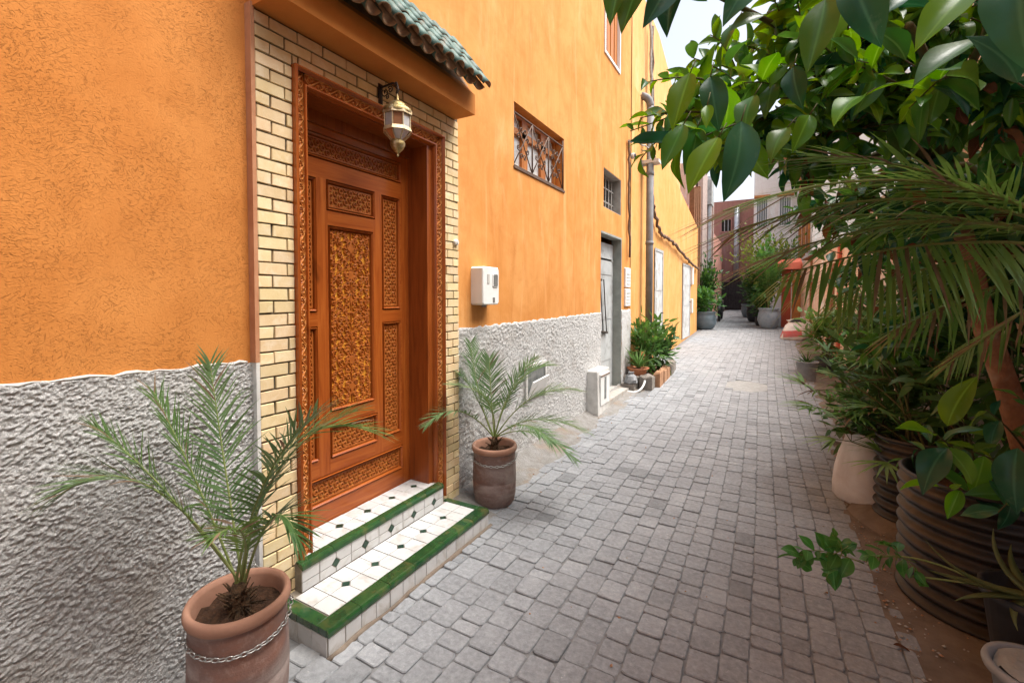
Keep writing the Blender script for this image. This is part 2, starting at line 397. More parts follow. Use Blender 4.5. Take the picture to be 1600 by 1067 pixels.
def m_mural():
    g = NT('flaking painted wall')
    a = g.noise(5, 6, .7, 1.2); b = g.noise(11, 6, .7, .8, g.mapped((1, 1, .5)))
    c = g.ramp(a, [(.35, (.55, .47, .44)), (.5, (.62, .54, .52)), (.62, (.46, .30, .26)), (.75, (.34, .29, .30))])
    c = g.mix(g.ramp(b, [(.58, 0), (.62, .8)]), c, (.06, .05, .055))
    g.col(c); g.bump(g.noise(40, 6, .7), .5, .008); return g.set(.92, .15)
M['mural'] = m_mural()
M['red_paint'] = simple('red oxide paint', (.52, .12, .07), (.44, .095, .05), 5, .8, .2, 40)
M['ochre'] = simple('ochre tile', (.55, .24, .07), (.45, .17, .05), 12, .6, .2, 40)
M['dark_gate'] = simple('dark gate paint', (.035, .033, .036), (.06, .055, .055), 8, .6, .2, 40)
M['brown_post'] = simple('weathered brown post', (.27, .125, .06), (.2, .09, .04), 12, .85, .4, 40)
M['pale_post'] = simple('weathered pale post', (.50, .40, .36), (.40, .31, .28), 8, .85, .4, 40)
M['tyre'] = simple('tyre rubber', (.018, .018, .019), (.03, .03, .03), 20, .8, .2, 60)
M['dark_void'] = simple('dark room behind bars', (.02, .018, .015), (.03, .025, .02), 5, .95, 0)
M['stone'] = simple('rough stone', (.30, .27, .235), (.20, .18, .16), 9, .95, .8, 30, .015, rnd=.3)
M['clay_block'] = simple('clay brick block', (.42, .235, .135), (.33, .18, .10), 9, .95, .6, 40, .01, rnd=.2)
M['concrete_pale'] = simple('dried concrete', (.33, .335, .325), (.26, .26, .25), 14, .95, .6, 50, .008)

# ================================================================== GROUND
def sheet(name, xs, ys, mat, dz, parent=None, jitter=0):
    mb = MB(); vs = []; fs = []; nx = len(xs)
    for y in ys:
        for x in xs: vs.append((x, y, zg(y) + dz + (rng.uniform(-jitter, jitter) if jitter else 0)))
    for j in range(len(ys) - 1):
        for i in range(nx - 1): fs.append((j * nx + i, j * nx + i + 1, (j + 1) * nx + i + 1, (j + 1) * nx + i))
    return mb.add(vs, fs).build(name, mat, parent, True, org=(0, 0, 0))
ys_g = [-60, -10, 0, 5] + [5.5 + .5 * i for i in range(50)] + [32, 60, 150, 300]
tag(sheet('ground', [-200, -20, -3, 0, 3, 20, 200], ys_g, M['sand'], -.030), 'tan earth ground under the alley', 'ground', kind='structure')
ys_p = [-3 + .5 * i for i in range(70)]
paving = tag(sheet('paving', [-2.12, -1.2, -.4, .2, .62], ys_p, M['joint'], -.0045), 'grey joint bed of the alley paving', 'paving', kind='structure')

def left_lim(y): return -1.86 if y < 1.30 else -1.655 if y < 2.66 else (-1.95 if y < 7 else (-1.62 if y < 9.3 else -2.05))
def right_lim(y): return .60 + .04 * math.sin(y * 1.3) + (.0 if y < 6 else .12)
PV = []     # (sort size, poly, height, tone)
cw = .120; x = -2.02; ci = 0
while x < .78:
    ww = (.132 if x < -.9 else cw) * rng.uniform(.93, 1.08); y = .55 + rng.uniform(0, .12); dr = 0
    while y < 29.4:
        L = rng.choice([.075, .105, .125, .14, .155, .17]) * rng.uniform(.92, 1.1) 
        if y > 9: L *= 1.1
        cx = x + ww / 2 + dr * y + .035 * math.sin(y * .45 + .6) ; cy = y + L / 2
        y += L + .002
        xl, xr = max(cx - ww / 2, left_lim(cy)), min(cx + ww / 2, right_lim(cy) + rng.uniform(-.03, .05))
        if xr - xl < .035: continue
        cx = (xl + xr) / 2; wq = xr - xl
        if abs((cx + .30) / .34) ** 2 + abs((cy - 8.45) / .42) ** 2 < 1: continue
        a, b = wq / 2 - .0016, L / 2 - .0018
        k = .012 if cy < 6 else .007; pts = []
        for sx, sy in ((1, 1), (-1, 1), (-1, -1), (1, -1)):
            j1, j2 = rng.uniform(-.0045, .003), rng.uniform(-.0045, .003)
            ka, kb = k * rng.uniform(.5, 1.4), k * rng.uniform(.5, 1.4)
            c1 = (cx + sx * (a + j1), cy + sy * (b + j2 - kb)); c2 = (cx + sx * (a + j1 - ka), cy + sy * (b + j2))
            pts += [c1, c2] if sx * sy > 0 else [c2, c1]
        tone = rng.gauss(1.0, .042)
        q = rng.random()
        if cy < 4.5 and q < .035: tone *= .76
        elif q < .03: tone *= .80
        dz = rng.gauss(0, .0022) + .004
        s_ = seen((cx, cy, 0)); vis = s_ and -60 < s_[0] < 1660 and s_[1] < 1120
        PV.append((1 / s_[2] if vis else 0, pts, dz, max(.55, tone), cx, cy))
    x += ww; ci += 1
PV.sort(key=lambda t: -t[0])
def pave_add(mb, p):
    _, pts, dz, tone, cx, cy = p
    tx, ty = rng.gauss(0, .010), rng.gauss(0, .010)
    mb.slab(pts, lambda u, v, ww: (u, v, zg(v) + ww + (u - cx) * tx + (v - cy) * ty), -.03, dz, .004)
    return 2 * 8 + 1
def tone_attr(ob, tones):
    a = ob.data.attributes.new('tone', 'FLOAT', 'FACE'); a.data.foreach_set('value', tones)
for p in PV[:300]:
    mb = MB(); k = pave_add(mb, p); o = mb.build('paver', M['paver'], paving, org='c'); tone_attr(o, [p[3]] * k)
mb = MB(); tn = []
for p in PV[300:]: tn += [p[3]] * pave_add(mb, p)
o = mb.build('paver_field', M['paver'], paving, org=(0, 0, 0)); tone_attr(o, tn); tag(o, kind='stuff')
# cement patch and gutter aprons
mb = MB(); n = 40
vs = [(-.30, 8.45, zg(8.45) + .002)] + [(-.30 + .35 * math.cos(2 * math.pi * i / n) * rng.uniform(.9, 1.05), 8.45 + .44 * math.sin(2 * math.pi * i / n) * rng.uniform(.9, 1.05), zg(8.45 + .44 * math.sin(2 * math.pi * i / n)) - .002) for i in range(n)]
mb.add(vs, [(0, 1 + i, 1 + (i + 1) % n) for i in range(n)]).build('cement_patch', M['concrete_pale'], paving, True, org='c')
def strip(name, pts_in, pts_out, mat, hin, hout, seed=1):
    """lumpy strip between two plan lines"""
    mb = MB(); vs = []; fs = []; n = len(pts_in); K = 11
    r_ = random.Random(seed)
    for i in range(n):
        for k in range(K):
            t = k / (K - 1); xx = pts_in[i][0] * (1 - t) + pts_out[i][0] * t; yy = pts_in[i][1] * (1 - t) + pts_out[i][1] * t
            vs.append((xx, yy, zg(yy) + hin * (1 - t) ** 3 + hout * t + .009 * (1 - t) + (r_.uniform(-.006, .006) if 0 < k < K - 1 else 0)))
    for i in range(n - 1):
        for k in range(K - 1): fs.append((i * K + k, i * K + k + 1, (i + 1) * K + k + 1, (i + 1) * K + k))
    return mb.add(vs, fs).build(name, mat, None, True, org=(0, 0, 0))
yy_ = [2.66 + .2 * i for i in range(36)]
tag(strip('apron', [(-2.12, y) for y in yy_], [(-1.46 - .12 * min(1, max(0, (y - 3.6) / 1.6)) + rng.uniform(-.12, .12), y) for y in yy_], M['dust'], .085, -.012), 'trodden cement apron along the orange wall', 'apron', kind='structure')
yy_ = [-1 + .25 * i for i in range(10)]
tag(strip('apron', [(-2.12, y) for y in yy_], [(-1.70, y) for y in yy_], M['dust'], .03, -.012, 3), 'dusty apron under the nearest potted palm', 'apron', kind='structure')
yy_ = [1.4 + .2 * i for i in range(90)]
tag(strip('earth_verge', [(1.75, y) for y in yy_], [(right_lim(y) - .05 + rng.uniform(-.02, .02), y) for y in yy_], M['sand'], .03, .004, 4), 'tan earth verge under the rusty drums', 'verge', kind='structure')

# ================================================================== ORANGE HOUSE
WX = -2.1; BX = -2.06
house = thing('orange_house', (WX, 2.0, 0), 'orange plastered house with grey roughcast base and carved wooden door', 'house')
def holed(name, mat, x, y0, y1, z0, z1, holes, parent, ycuts=()):
    """front sheet at x facing +X with rectangular openings, each with a reveal going back; holes = (y0, y1, z0, z1, depth)"""
    ysx = sorted({y0, y1, *[h[0] for h in holes], *[h[1] for h in holes], *ycuts}); zsx = sorted({z0, z1, *[h[2] for h in holes], *[h[3] for h in holes]})
    mb = MB()
    for a, b in zip(ysx, ysx[1:]):
        for c, d in zip(zsx, zsx[1:]):
            cy, cz = (a + b) / 2, (c + d) / 2
            if any(h[0] < cy < h[1] and h[2] < cz < h[3] for h in holes): continue
            mb.add([(x, a, c), (x, b, c), (x, b, d), (x, a, d)], [(0, 1, 2, 3)])
    for (a, b, c, d, t) in holes:
        P = lambda yy, zz, q: (x - q, yy, zz)
        for (p, q) in (((a, c), (a, d)), ((a, d), (b, d)), ((b, d), (b, c)), ((b, c), (a, c))):
            mb.add([P(*p, 0), P(*q, 0), P(*q, t), P(*p, t)], [(0, 1, 2, 3)])
    return mb.build(name, mat, parent)
DO = (1.46, 2.60, 0, 2.70, .30)
WIN = (3.77, 4.97, 2.82, 3.42, .16); SM = (6.44, 7.34, 2.89, 3.46, .20); UP = (6.45, 7.19, 5.12, 7.0, .06); D2 = (6.33, 7.38, 0.0, 2.53, .16)
holed('wall', M['orange_scratch'], WX, -9, 1.262, 1.2, 8.2, [], house)
holed('wall', M['orange'], WX, 1.262, 7.95, 0, 8.2, [DO, WIN, SM, UP, D2], house)
mb = MB(); mb.box(-9, -2.62, -9, 7.93, -.1, 8.19); mb.box(-2.62, -2.104, -9, 7.94, 8.0, 8.21); mb.box(-2.62, -2.1, 7.90, 7.952, 0, 8.0)  # unseen backing and top cap, added to block light behind the front
mb.build('light_block_core', M['orange'], house)
# roughcast base, real relief
def plinth(y0, y1, ztop, res, th, seed, k=1.0):
    ny = int((y1 - y0) / res); nz = int(1.38 / res)
    U, V = np.meshgrid(np.linspace(y0, y1, ny), np.linspace(0, 1, nz), indexing='ij')
    Zt = ztop(U[:, :1]); Zc = V * (Zt + .02) - .02
    wu = U + .02 * (vnoise(U, Zc, 9, seed + 9) - .5); wz = Zc + .02 * (vnoise(U + 5, Zc, 9, seed + 8) - .5)
    ca, sa = math.cos(R(24)), math.sin(R(24)); A = wu * ca + wz * sa; B = -wu * sa + wz * ca
    f1 = vnoise(A * 95 * k, B * 130 * k, 1, seed); f2 = vnoise(A * 140 * k + 31, B * 180 * k, 1, seed + 1); f3 = vnoise(U, Zc, 7, seed + 2); f4 = vnoise(wu, wz, 170 * k, seed + 3)
    h = th - .006 + .0042 * smooth(.40, .70, f1) * (.4 + 1.2 * f3) + .0034 * smooth(.46, .70, f2) + .0035 * (f4 - .5) + .005 * (f3 - .5)
    h[:, -1] = -.004; h[:, -2] *= .8
    Zc[:, -2:] += ((vnoise(U, V, 22, seed + 5) - .5) * .02)[:, -2:]
    vs = np.stack([WX + h, U, Zc], -1).reshape(-1, 3).tolist()
    i, j = np.meshgrid(np.arange(ny - 1), np.arange(nz - 1), indexing='ij'); b = i * nz + j
    mb = MB(); mb.v = [tuple(v) for v in vs]; mb.f = np.stack([b, b + nz, b + nz + 1, b + 1], -1).reshape(-1, 4).tolist(); mb.m = [0] * len(mb.f)
    mb.build('plinth', M['roughcast'], house, True)
plinth(.12, 1.258, lambda y: 1.318 - .03 * np.clip((y - .45), 0, 1), .0034, .014, 3)
plinth(-1.4, .121, lambda y: 1.318 + 0 * y, .016, .014, 3, .5)
plinth(2.83, 6.335, lambda y: 1.345 + .005 * (y - 2.9), .0080, .014, 20, .60)
plinth(7.378, 7.952, lambda y: 1.372 + 0 * y, .02, .014, 40)
holed('wall', M['cement'], WX - .003, -9, 1.262, -.1, 1.25, [], house)
# white lip of plaster above the roughcast
mb = MB(); mb.tube([(WX + .006, -1.4 + .035 * i, 1.318 - .03 * max(0, min(1, -1.4 + .035 * i - .45)) + rng.uniform(-.006, .004)) for i in range(76)], [rng.uniform(.002, .0085) for _ in range(76)], 6)
mb.build('plaster_lip', M['cement_white'], house, True)
# brick surround
sur = MB().box(-2.13, -2.0685, 1.262, 1.455, 0, 2.93).box(-2.13, -2.0685, 2.63, 2.832, 0, 2.93).box(-2.13, -2.0685, 1.455, 2.63, 2.73, 2.93).build('brick_surround', M['mortar'], house)
def brick(y0, y1, z0, z1):
    j = lambda: rng.uniform(-.0016, .0016)
    poly = [(y0 + j(), z0 + j()), (y1 + j(), z0 + j()), (y1 + j(), z1 + j()), (y0 + j(), z1 + j())]
    pr = rng.gauss(0, .0012)
    MB().slab(poly, lambda u, v, ww: (BX + ww, u, v), -.02, .002 + pr, .0028).build('brick', M['brick'], sur, org='c')
ch = .0606; nb = .150
for r_ in range(48):
    z0 = .004 + r_ * ch; z1 = z0 + ch - .0085
    y = 1.266 - (.075 if r_ % 2 else 0) + rng.uniform(-.004, .004)
    while y < 2.83:
        a, b = max(1.264, y), min(2.830, y + nb - .008); y += nb + rng.uniform(-.003, .003)
        segs = [(a, b)]
        if z1 > 2.738 - .03 and z0 < 2.738: segs = [(a, min(b, 1.449)), (max(a, 2.637), b)]
        elif z1 <= 2.738: segs = [(a, min(b, 1.449)), (max(a, 2.637), b)]
        for s0, s1 in segs:
            if s1 - s0 > .018: brick(s0, s1, z0, min(z1, 2.912))
        if z0 < 2.738 < z1 - .012:
            s0, s1 = max(a, 1.457), min(b, 2.629)
            if s1 - s0 > .018: brick(s0, s1, 2.743, z1)
# painted side edge of the surround
MB().box(-2.105, -2.0565, 1.244, 1.263, 1.29, 2.93).build('surround_edge', M['salmon'], house)
MB().box(-2.105, -2.0565, 1.246, 1.263, 0, 1.289).build('surround_edge', M['cement_white'], house)

# ---- canopy
can = MB().add([(-1.88, 1.255, 2.914), (-1.88, 2.795, 2.914), (-1.88, 2.795, 3.060), (-1.88, 1.255, 3.060), (-2.12, 1.255, 2.914), (-2.12, 2.795, 2.914), (-2.12, 2.795, 3.34), (-2.12, 1.255, 3.34)],
               [(0, 1, 2, 3), (0, 4, 5, 1), (1, 5, 6, 2), (0, 3, 7, 4), (3, 2, 6, 7)]).build('canopy', M['canopy'], house)
def roof_tile_mesh(L, r, flip):
    mb = MB(); n = 8; t = .009; vs = []; fs = []
    for k, (s, rr) in enumerate(((0, r), (L * .5, r * .95), (L, r * .88))):
        for lay in (0, 1):
            for j in range(n + 1):
                q = math.pi * j / n; q = q if not flip else math.pi + q
                rad = rr - lay * t
                vs.append((s, rad * math.cos(q), rad * math.sin(q) * .85))
    W = n + 1; S = 2 * W
    mid = []
    for k in range(2):
        for j in range(n):
            fs.append((k * S + j, k * S + j + 1, (k + 1) * S + j + 1, (k + 1) * S + j)); mid.append(0)
            fs.append((k * S + W + j + 1, k * S + W + j, (k + 1) * S + W + j, (k + 1) * S + W + j + 1)); mid.append(1)
    for j in range(n): fs.append((j + 1, j, W + j, W + j + 1)); mid.append(1)
    for k in range(2):
        fs.append((k * S, (k + 1) * S, (k + 1) * S + W, k * S + W)); mid.append(1)
        fs.append(((k + 1) * S + n, k * S + n, k * S + W + n, (k + 1) * S + W + n)); mid.append(1)
    me = bpy.data.meshes.new('roof_tile'); me.from_pydata(vs, [], fs)
    me.materials.append(M['roof_tile']); me.materials.append(M['tile_clay'])
    me.polygons.foreach_set('material_index', mid); me.polygons.foreach_set('use_smooth', [True] * len(fs)); me.update(); return me
tl = .155; cover = roof_tile_mesh(tl, .044, False); pan = roof_tile_mesh(tl, .050, True)
sl_ = math.atan2(.40, .31); dxs, dzs = -math.cos(sl_), math.sin(sl_)
for row in range(4):
    for k in range(14):
        yc = 1.27 + k * .109
        for me, off, lift in ((pan, 0, .030), (cover, .0545, .048)):
            o = bpy.data.objects.new('roof_tile', me); col.objects.link(o); o.parent = can
            s = row * .115
            px_, pz_ = -1.785 + dxs * s, 3.045 + dzs * s
            nx_, nz_ = math.sin(sl_), math.cos(sl_)
            lift2 = lift + rng.uniform(-.003, .003)
            loc = Vector((px_ + nx_ * lift2, yc + off + rng.uniform(-.004, .004), pz_ + nz_ * lift2))
            mt = Matrix(((dxs, 0, nx_), (0, 1, 0), (dzs, 0, nz_)))
            qq = Quaternion((0, 0, 1), 0)
            mm = Matrix(((dxs, 0, nx_), (0, -1, 0), (dzs, 0, nz_)))
            o.rotation_euler = (mm.to_euler().x + rng.uniform(-.03, .03), mm.to_euler().y, mm.to_euler().z + rng.uniform(-.03, .03))
            o.location = loc - ORG[can.name]
# mortar bed under the tiles
MB().add([(-1.885, 1.258, 3.05), (-1.885, 2.79, 3.05), (-2.12, 2.79, 3.40), (-2.12, 1.258, 3.40)], [(0, 1, 2, 3)]).build('tile_bed', M['tile_clay'], can)

# ---- carved door
def seg_field(U, V, strokes):
    F = np.full(U.shape, 9.0)
    for st in strokes:
        for (ax, ay, ar), (bx, by, br) in zip(st, st[1:]):
            dx, dy = bx - ax, by - ay; L2 = dx * dx + dy * dy + 1e-12
            t = np.clip(((U - ax) * dx + (V - ay) * dy) / L2, 0, 1)
            F = np.minimum(F, np.hypot(U - ax - t * dx, V - ay - t * dy) - (ar + (br - ar) * t))
    return F
def spiral(cx, cy, r, a0, turns, sgn, w):
    n = int(10 * turns) + 4
    return [(cx + r * (1 - .82 * i / n) * math.cos(a0 + sgn * 2 * math.pi * turns * i / n), cy + r * (1 - .82 * i / n) * math.sin(a0 + sgn * 2 * math.pi * turns * i / n), w * (1 - .3 * i / n)) for i in range(n + 1)]
def leafst(cx, cy, a, L, w): return [(cx, cy, w * .35), (cx + L * .45 * math.cos(a), cy + L * .45 * math.sin(a), w), (cx + L * math.cos(a), cy + L * math.sin(a), .0006)]
def lattice(U, V, p=.056):
    k = 2 * math.pi / p; f = 0; g = 0
    for a in (0, math.pi / 3, 2 * math.pi / 3):
        f = f + np.cos(k * (U * math.cos(a) + V * math.sin(a)))
        g = g + np.cos(k * 1.732 * (U * math.cos(a + math.pi / 6) + V * math.sin(a + math.pi / 6)))
    h = 1 - smooth(.55, 1.0, -f) ; h = np.minimum(h, 1 - smooth(1.35, 1.75, f) * (1 - smooth(2.5, 2.75, f)))
    h = np.minimum(h, 1 - smooth(1.0, 1.4, g) * smooth(.2, -.3, f))
    return h
def relief(name, parent, y0, y1, z0, z1, xb, fn, res, depth, mats, tilt=None, thr=.45):
    ny = max(3, int((y1 - y0) / res)); nz = max(3, int((z1 - z0) / res))
    Y_, Z_ = np.meshgrid(np.linspace(y0, y1, ny), np.linspace(z0, z1, nz), indexing='ij')
    h = fn(Y_ - (y0 + y1) / 2, Z_ - (z0 + z1) / 2)
    X_ = xb + depth * h + (tilt(Y_, Z_) if tilt else 0)
    vs = np.stack([X_, Y_, Z_], -1).reshape(-1, 3).tolist()
    hm = (h[:-1, :-1] + h[1:, :-1] + h[:-1, 1:] + h[1:, 1:]) / 4
    mb = MB(); mb.v = vs
    i, j = np.meshgrid(np.arange(ny - 1), np.arange(nz - 1), indexing='ij')
    b = i * nz + j; mb.f = np.stack([b, b + nz, b + nz + 1, b + 1], -1).reshape(-1, 4).tolist()
    mb.m = (hm < thr).astype(int).reshape(-1).tolist()
    return mb.build(name, mats, parent)
LX = -2.262           # face of the stiles
PXB = LX - .022       # ground of the sunk panels
door = thing('door_', (LX, 2.0, .25), None, None)
bpy.data.objects.remove(door)
panels = dict(top=(1.60, 2.425, 2.385, 2.53), lu=(1.565, 1.735, 1.505, 2.275), ru=(2.240, 2.412, 1.505, 2.275), mid=(1.803, 2.182, 2.10, 2.281),
              cen=(1.812, 2.165, .908, 2.015), ll=(1.565, 1.735, .640, 1.422), rl=(2.240, 2.412, .640, 1.422), lm=(1.812, 2.190, .628, .822), bot=(1.60, 2.425, .37, .540))
mb = MB()
ysx = sorted({1.47, 2.50, *[v for p in panels.values() for v in p[:2]]}); zsx = sorted({.245, 2.66, *[v for p in panels.values() for v in p[2:]]})
for a, b in zip(ysx, ysx[1:]):
    for c, d in zip(zsx, zsx[1:]):
        cy, cz = (a + b) / 2, (c + d) / 2
        if any(p[0] < cy < p[1] and p[2] < cz < p[3] for p in panels.values()): continue
        up = (cy < 1.60 or cy > 2.425 or 1.735 <= cy <= 1.812 or 2.165 <= cy <= 2.24) and (.54 < cz < 2.30 or cy < 1.6 or cy > 2.425)
        mb.add([(LX, a, c), (LX, b, c), (LX, b, d), (LX, a, d)], [(0, 1, 2, 3)], 0 if up else 1)
for (a, b, c, d) in panels.values():
    for (p, q) in (((a, c), (a, d)), ((a, d), (b, d)), ((b, d), (b, c)), ((b, c), (a, c))):
        mb.add([(LX, *p), (LX, *q), (PXB, *q), (PXB, *p)], [(0, 1, 2, 3)], 0)
mb.box(LX - .05, PXB - .003, 1.47, 2.50, .245, 2.66, 0)
door = mb.build('door', [M['wood'], M['wood_h']], house)
tag(door, 'tall carved brown wooden door in brick surround')
def frame_strip(name, p, inset, wd, hgt, mat, parent):
    a, b, c, d = p[0] + inset, p[1] - inset, p[2] + inset, p[3] - inset
    ring = []
    for (u, q) in ((0, 0), (wd * .35, hgt), (wd * .7, hgt * .75), (wd, 0)):
        ring.append([(q, a + u, c + u), (q, b - u, c + u), (q, b - u, d - u), (q, a + u, d - u)])
    vs = [(PXB + v[0], v[1], v[2]) for rg in ring for v in rg]; fs = []
    for k in range(3):
        for j in range(4): fs.append((k * 4 + j, k * 4 + (j + 1) % 4, (k + 1) * 4 + (j + 1) % 4, (k + 1) * 4 + j))
    return MB().add(vs, fs).build(name, mat, parent)
quarter = []
rq = random.Random(3)
for i in range(14):
    for c_, u in enumerate((.030, .078, .126)):
        v = .022 + i * .0385 + (.018 if c_ == 1 else 0); sg_ = 1 if (i + c_) % 2 else -1
        quarter.append(spiral(u, v, .0185, 1.5 * sg_ + .7 * c_ + .2 * i, 1.15, sg_, .0046))
        quarter.append(leafst(u, v + .012, 1.57 + .75 * sg_, .036, .0080)); quarter.append(leafst(u + .006 * sg_, v - .004, -.5 * sg_, .034, .0072))
        if rq.random() < .45: quarter.append(leafst(u - .018, v + .006, 2.5, .03, .0075))
for a_, ph, am in ((.030, 0, .022), (.085, 1.2, .024), (.130, 2.2, .012)): quarter.append([(a_ + am * math.sin(v * 27 + ph), v, .0040) for v in np.linspace(0, .53, 60)])
quarter += [spiral(.078, .0, .0185, .4, 1.15, 1, .0046), leafst(.055, 0, 0, .05, .009), leafst(.10, .0, .3, .04, .008), leafst(.03, 0, .4, .04, .008), leafst(.13, 0, 1.2, .03, .008), leafst(0, .08, 1.57, .07, .013), leafst(0, .24, 1.57, .06, .022), leafst(0, .40, 1.57, .09, .016), leafst(0, .40, 1.0, .07, .009), leafst(0, .24, .6, .06, .009), leafst(0, .46, .9, .06, .009), [(0, 0, .004), (0, .53, .004)]]
def arab(U, V):
    f = seg_field(np.abs(U), np.abs(V), quarter)
    h = smooth(.0002, -.0024, f)
    edge = np.maximum(np.abs(U) - .150, np.abs(V) - .530)
    return np.maximum(h, smooth(-.002, .002, edge))
def arab_small(U, V): return arab(np.abs(U) * .8 , np.abs(V) * 1.0 + .21)
for nm, p in panels.items():
    frame_strip('moulding', p, .0015, .020, .030, M['wood_h'] if p[1] - p[0] > p[3] - p[2] else M['wood'], door)
    ins = .024
    q = (p[0] + ins, p[1] - ins, p[2] + ins, p[3] - ins)
    if nm == 'cen': relief('carved_panel', door, *q, PXB + .003, arab, .0022, .011, [M['carve'], M['gold']])
    else:
        bord = lambda U, V, q=q: np.maximum(lattice(U, V, .037), smooth(-.012, -.008, np.maximum(np.abs(U) - (q[1] - q[0]) / 2, np.abs(V) - (q[3] - q[2]) / 2)))
        relief('carved_panel', door, *q, PXB + .003, bord, .0026, .010, [M['carve'], M['gold_dim']], thr=.3)
# deep lining of the opening
lin = MB(); lin.box(-2.33, -2.085, 2.497, 2.56, .19, 2.66); lin.box(-2.33, -2.085, 1.44, 1.472, .19, 2.66); lin.box(-2.33, -2.085, 1.472, 2.497, 2.645, 2.70)
lin.box(-2.262, -2.245, 1.472, 2.497, 2.575, 2.645)
lin.build('door_lining', M['wood_dark'], house)
# casing: mouldings + carved scroll band, inner edge set back
per = .115
unit = [[(.026 * math.sin(2 * math.pi * t), t * per, .0048) for t in np.linspace(-.6, 1.6, 60)]]
for q in (-1, 0, 1):
    unit += [spiral(-.010, per * (.25 + q), .021, .3, 1.2, 1, .0048), spiral(.010, per * (.75 + q), .021, math.pi + .3, 1.2, 1, .0048)]
    unit += [leafst(.012, per * (.20 + q), .8, .03, .006), leafst(-.012, per * (.70 + q), 2.4, .03, .006)]
def scroll(wd):
    def fn(U, V):
        f = seg_field(U * (.064 / wd), np.mod(V, per), unit)
        return np.maximum(smooth(.0015, -.0025, f), smooth(-.004, -.001, np.abs(U) - wd / 2))
    return fn
cas = MB()
y0, y1, yi0, yi1, zt, zi = 1.450, 2.636, 1.537, 2.540, 2.738, 2.645
def prof_run(mb, side):
    """casing cross-section, outer edge proud, stepping back to the inner edge"""
    pr = [(0, -2.075), (0, -2.032), (.010, -2.026), (.016, -2.036), (.022, -2.046)]
    pi = [(.066, -2.062), (.070, -2.052), (.078, -2.052), (.084, -2.066), (.090, -2.090)]
    for pp in (pr, pi):
        for (u0, x0), (u1, x1) in zip(pp, pp[1:]):
            if side == 'L': mb.add([(x0, y0 + u0, .14), (x1, y0 + u1, .14), (x1, y0 + u1, zt - u1), (x0, y0 + u0, zt - u0)], [(0, 1, 2, 3)])
            elif side == 'R': mb.add([(x0, y1 - u0, .14), (x0, y1 - u0, zt - u0), (x1, y1 - u1, zt - u1), (x1, y1 - u1, .14)], [(0, 1, 2, 3)])
            else: mb.add([(x0, y0 + u0, zt - u0), (x1, y0 + u1, zt - u1), (x1, y1 - u1, zt - u1), (x0, y1 - u0, zt - u0)], [(0, 1, 2, 3)], 1)
for s_ in 'LRT': prof_run(cas, s_)
casing = cas.build('door_casing', [M['wood'], M['wood_h']], house)
CM = [M['carve_pale'], M['carve']]
relief('carved_band', casing, y0 + .022, y0 + .066, .14, zt - .020, -2.056, scroll(.044), .003, .008, CM, lambda Y_, Z_: -.016 * (Y_ - y0 - .022) / .044)
relief('carved_band', casing, y1 - .066, y1 - .022, .14, zt - .020, -2.056, scroll(.044), .003, .008, CM, lambda Y_, Z_: -.016 * (y1 - .022 - Y_) / .044)
fT = scroll(.044)
relief('carved_band', casing, y0 + .066, y1 - .066, zt - .066, zt - .022, -2.056, lambda U, V: fT(V, U), .003, .008, CM, lambda Y_, Z_: -.016 * (zt - .022 - Z_) / .044)

# ---- tiled steps
step = thing('tiled_doorstep', (-1.85, 1.97, 0), 'white and green tiled two-tier doorstep below the carved door', 'doorstep')
SX, SZ, RX, RZ = -1.672, .120, -2.0, .262
SY0, SY1, RY0, RY1 = 1.312, 2.640, 1.425, 2.555
MB().box(-2.07, SX - .004, SY0 + .004, SY1 - .004, -.05, SZ - .006).box(-2.30, RX - .004, RY0 + .004, RY1 - .004, .0, RZ - .006).build('core', M['grout'], step)
def octa(u0, u1, v0, v1, cut):
    """tile outline with chosen corners cut for the small diamonds; cut = set of corners"""
    c = .0265; P = []
    if 'bl' in cut: P += [(u0, v0 + c), (u0 + c, v0)]
    else: P += [(u0, v0)]
    if 'br' in cut: P += [(u1 - c, v0), (u1, v0 + c)]
    else: P += [(u1, v0)]
    if 'tr' in cut: P += [(u1, v1 - c), (u1 - c, v1)]
    else: P += [(u1, v1)]
    if 'tl' in cut: P += [(u0 + c, v1), (u0, v1 - c)]
    else: P += [(u0, v1)]
    return P
def tile(poly, frame, mat, nm='tile'):
    t_ = rng.gauss(0, .0007)
    MB().slab(poly, lambda u, v, ww: frame(u, v, ww + t_), -.006, .001, .0015).build(nm, M[mat], step, org='c')
g_ = .0020
f_tread = lambda u, v, ww: (v, u, SZ + ww)
f_top = lambda u, v, ww: (v, u, RZ + ww)
f_riser = lambda u, v, ww: (RX + ww, u, v)
f_front = lambda u, v, ww: (SX + ww, u, v)
def field(frame, u0, u1, v0, vm, v1, phase, tw, dia=True):
    n = int(round((u1 - u0) / tw)); tw = (u1 - u0) / n
    for i in range(n):
        a, b = u0 + i * tw + g_, u0 + (i + 1) * tw - g_
        even = (i + phase) % 2 == 0
        tile(octa(a, b, v0 + g_, vm - g_, {'tr'} if even and i < n - 1 else ({'tl'} if not even and i > 0 else set())) if dia else octa(a, b, v0 + g_, vm - g_, set()), frame, 'white_tile')
        if v1 > vm: tile(octa(a, b, vm + g_, v1 - g_, {'br'} if even and i < n - 1 else ({'bl'} if not even and i > 0 else set())) if dia else octa(a, b, vm + g_, v1 - g_, set()), frame, 'white_tile')
        if dia and even and i < n - 1:
            c = u0 + (i + 1) * tw; s_ = .0248
            tile([(c - s_, vm), (c, vm - s_), (c + s_, vm), (c, vm + s_)], frame, 'glaze_dark', 'diamond_tile')
tw = .1015
field(f_tread, SY0 + .072, SY1 - .052, -2.0, -1.872, -1.752, 1, tw)
field(f_riser, RY0, RY1, SZ + .002, SZ + .050, RZ - .022, 1, tw)
field(f_top, RY0 + .04, RY1 - .03, -2.255, -2.155, -2.052, 0, tw)
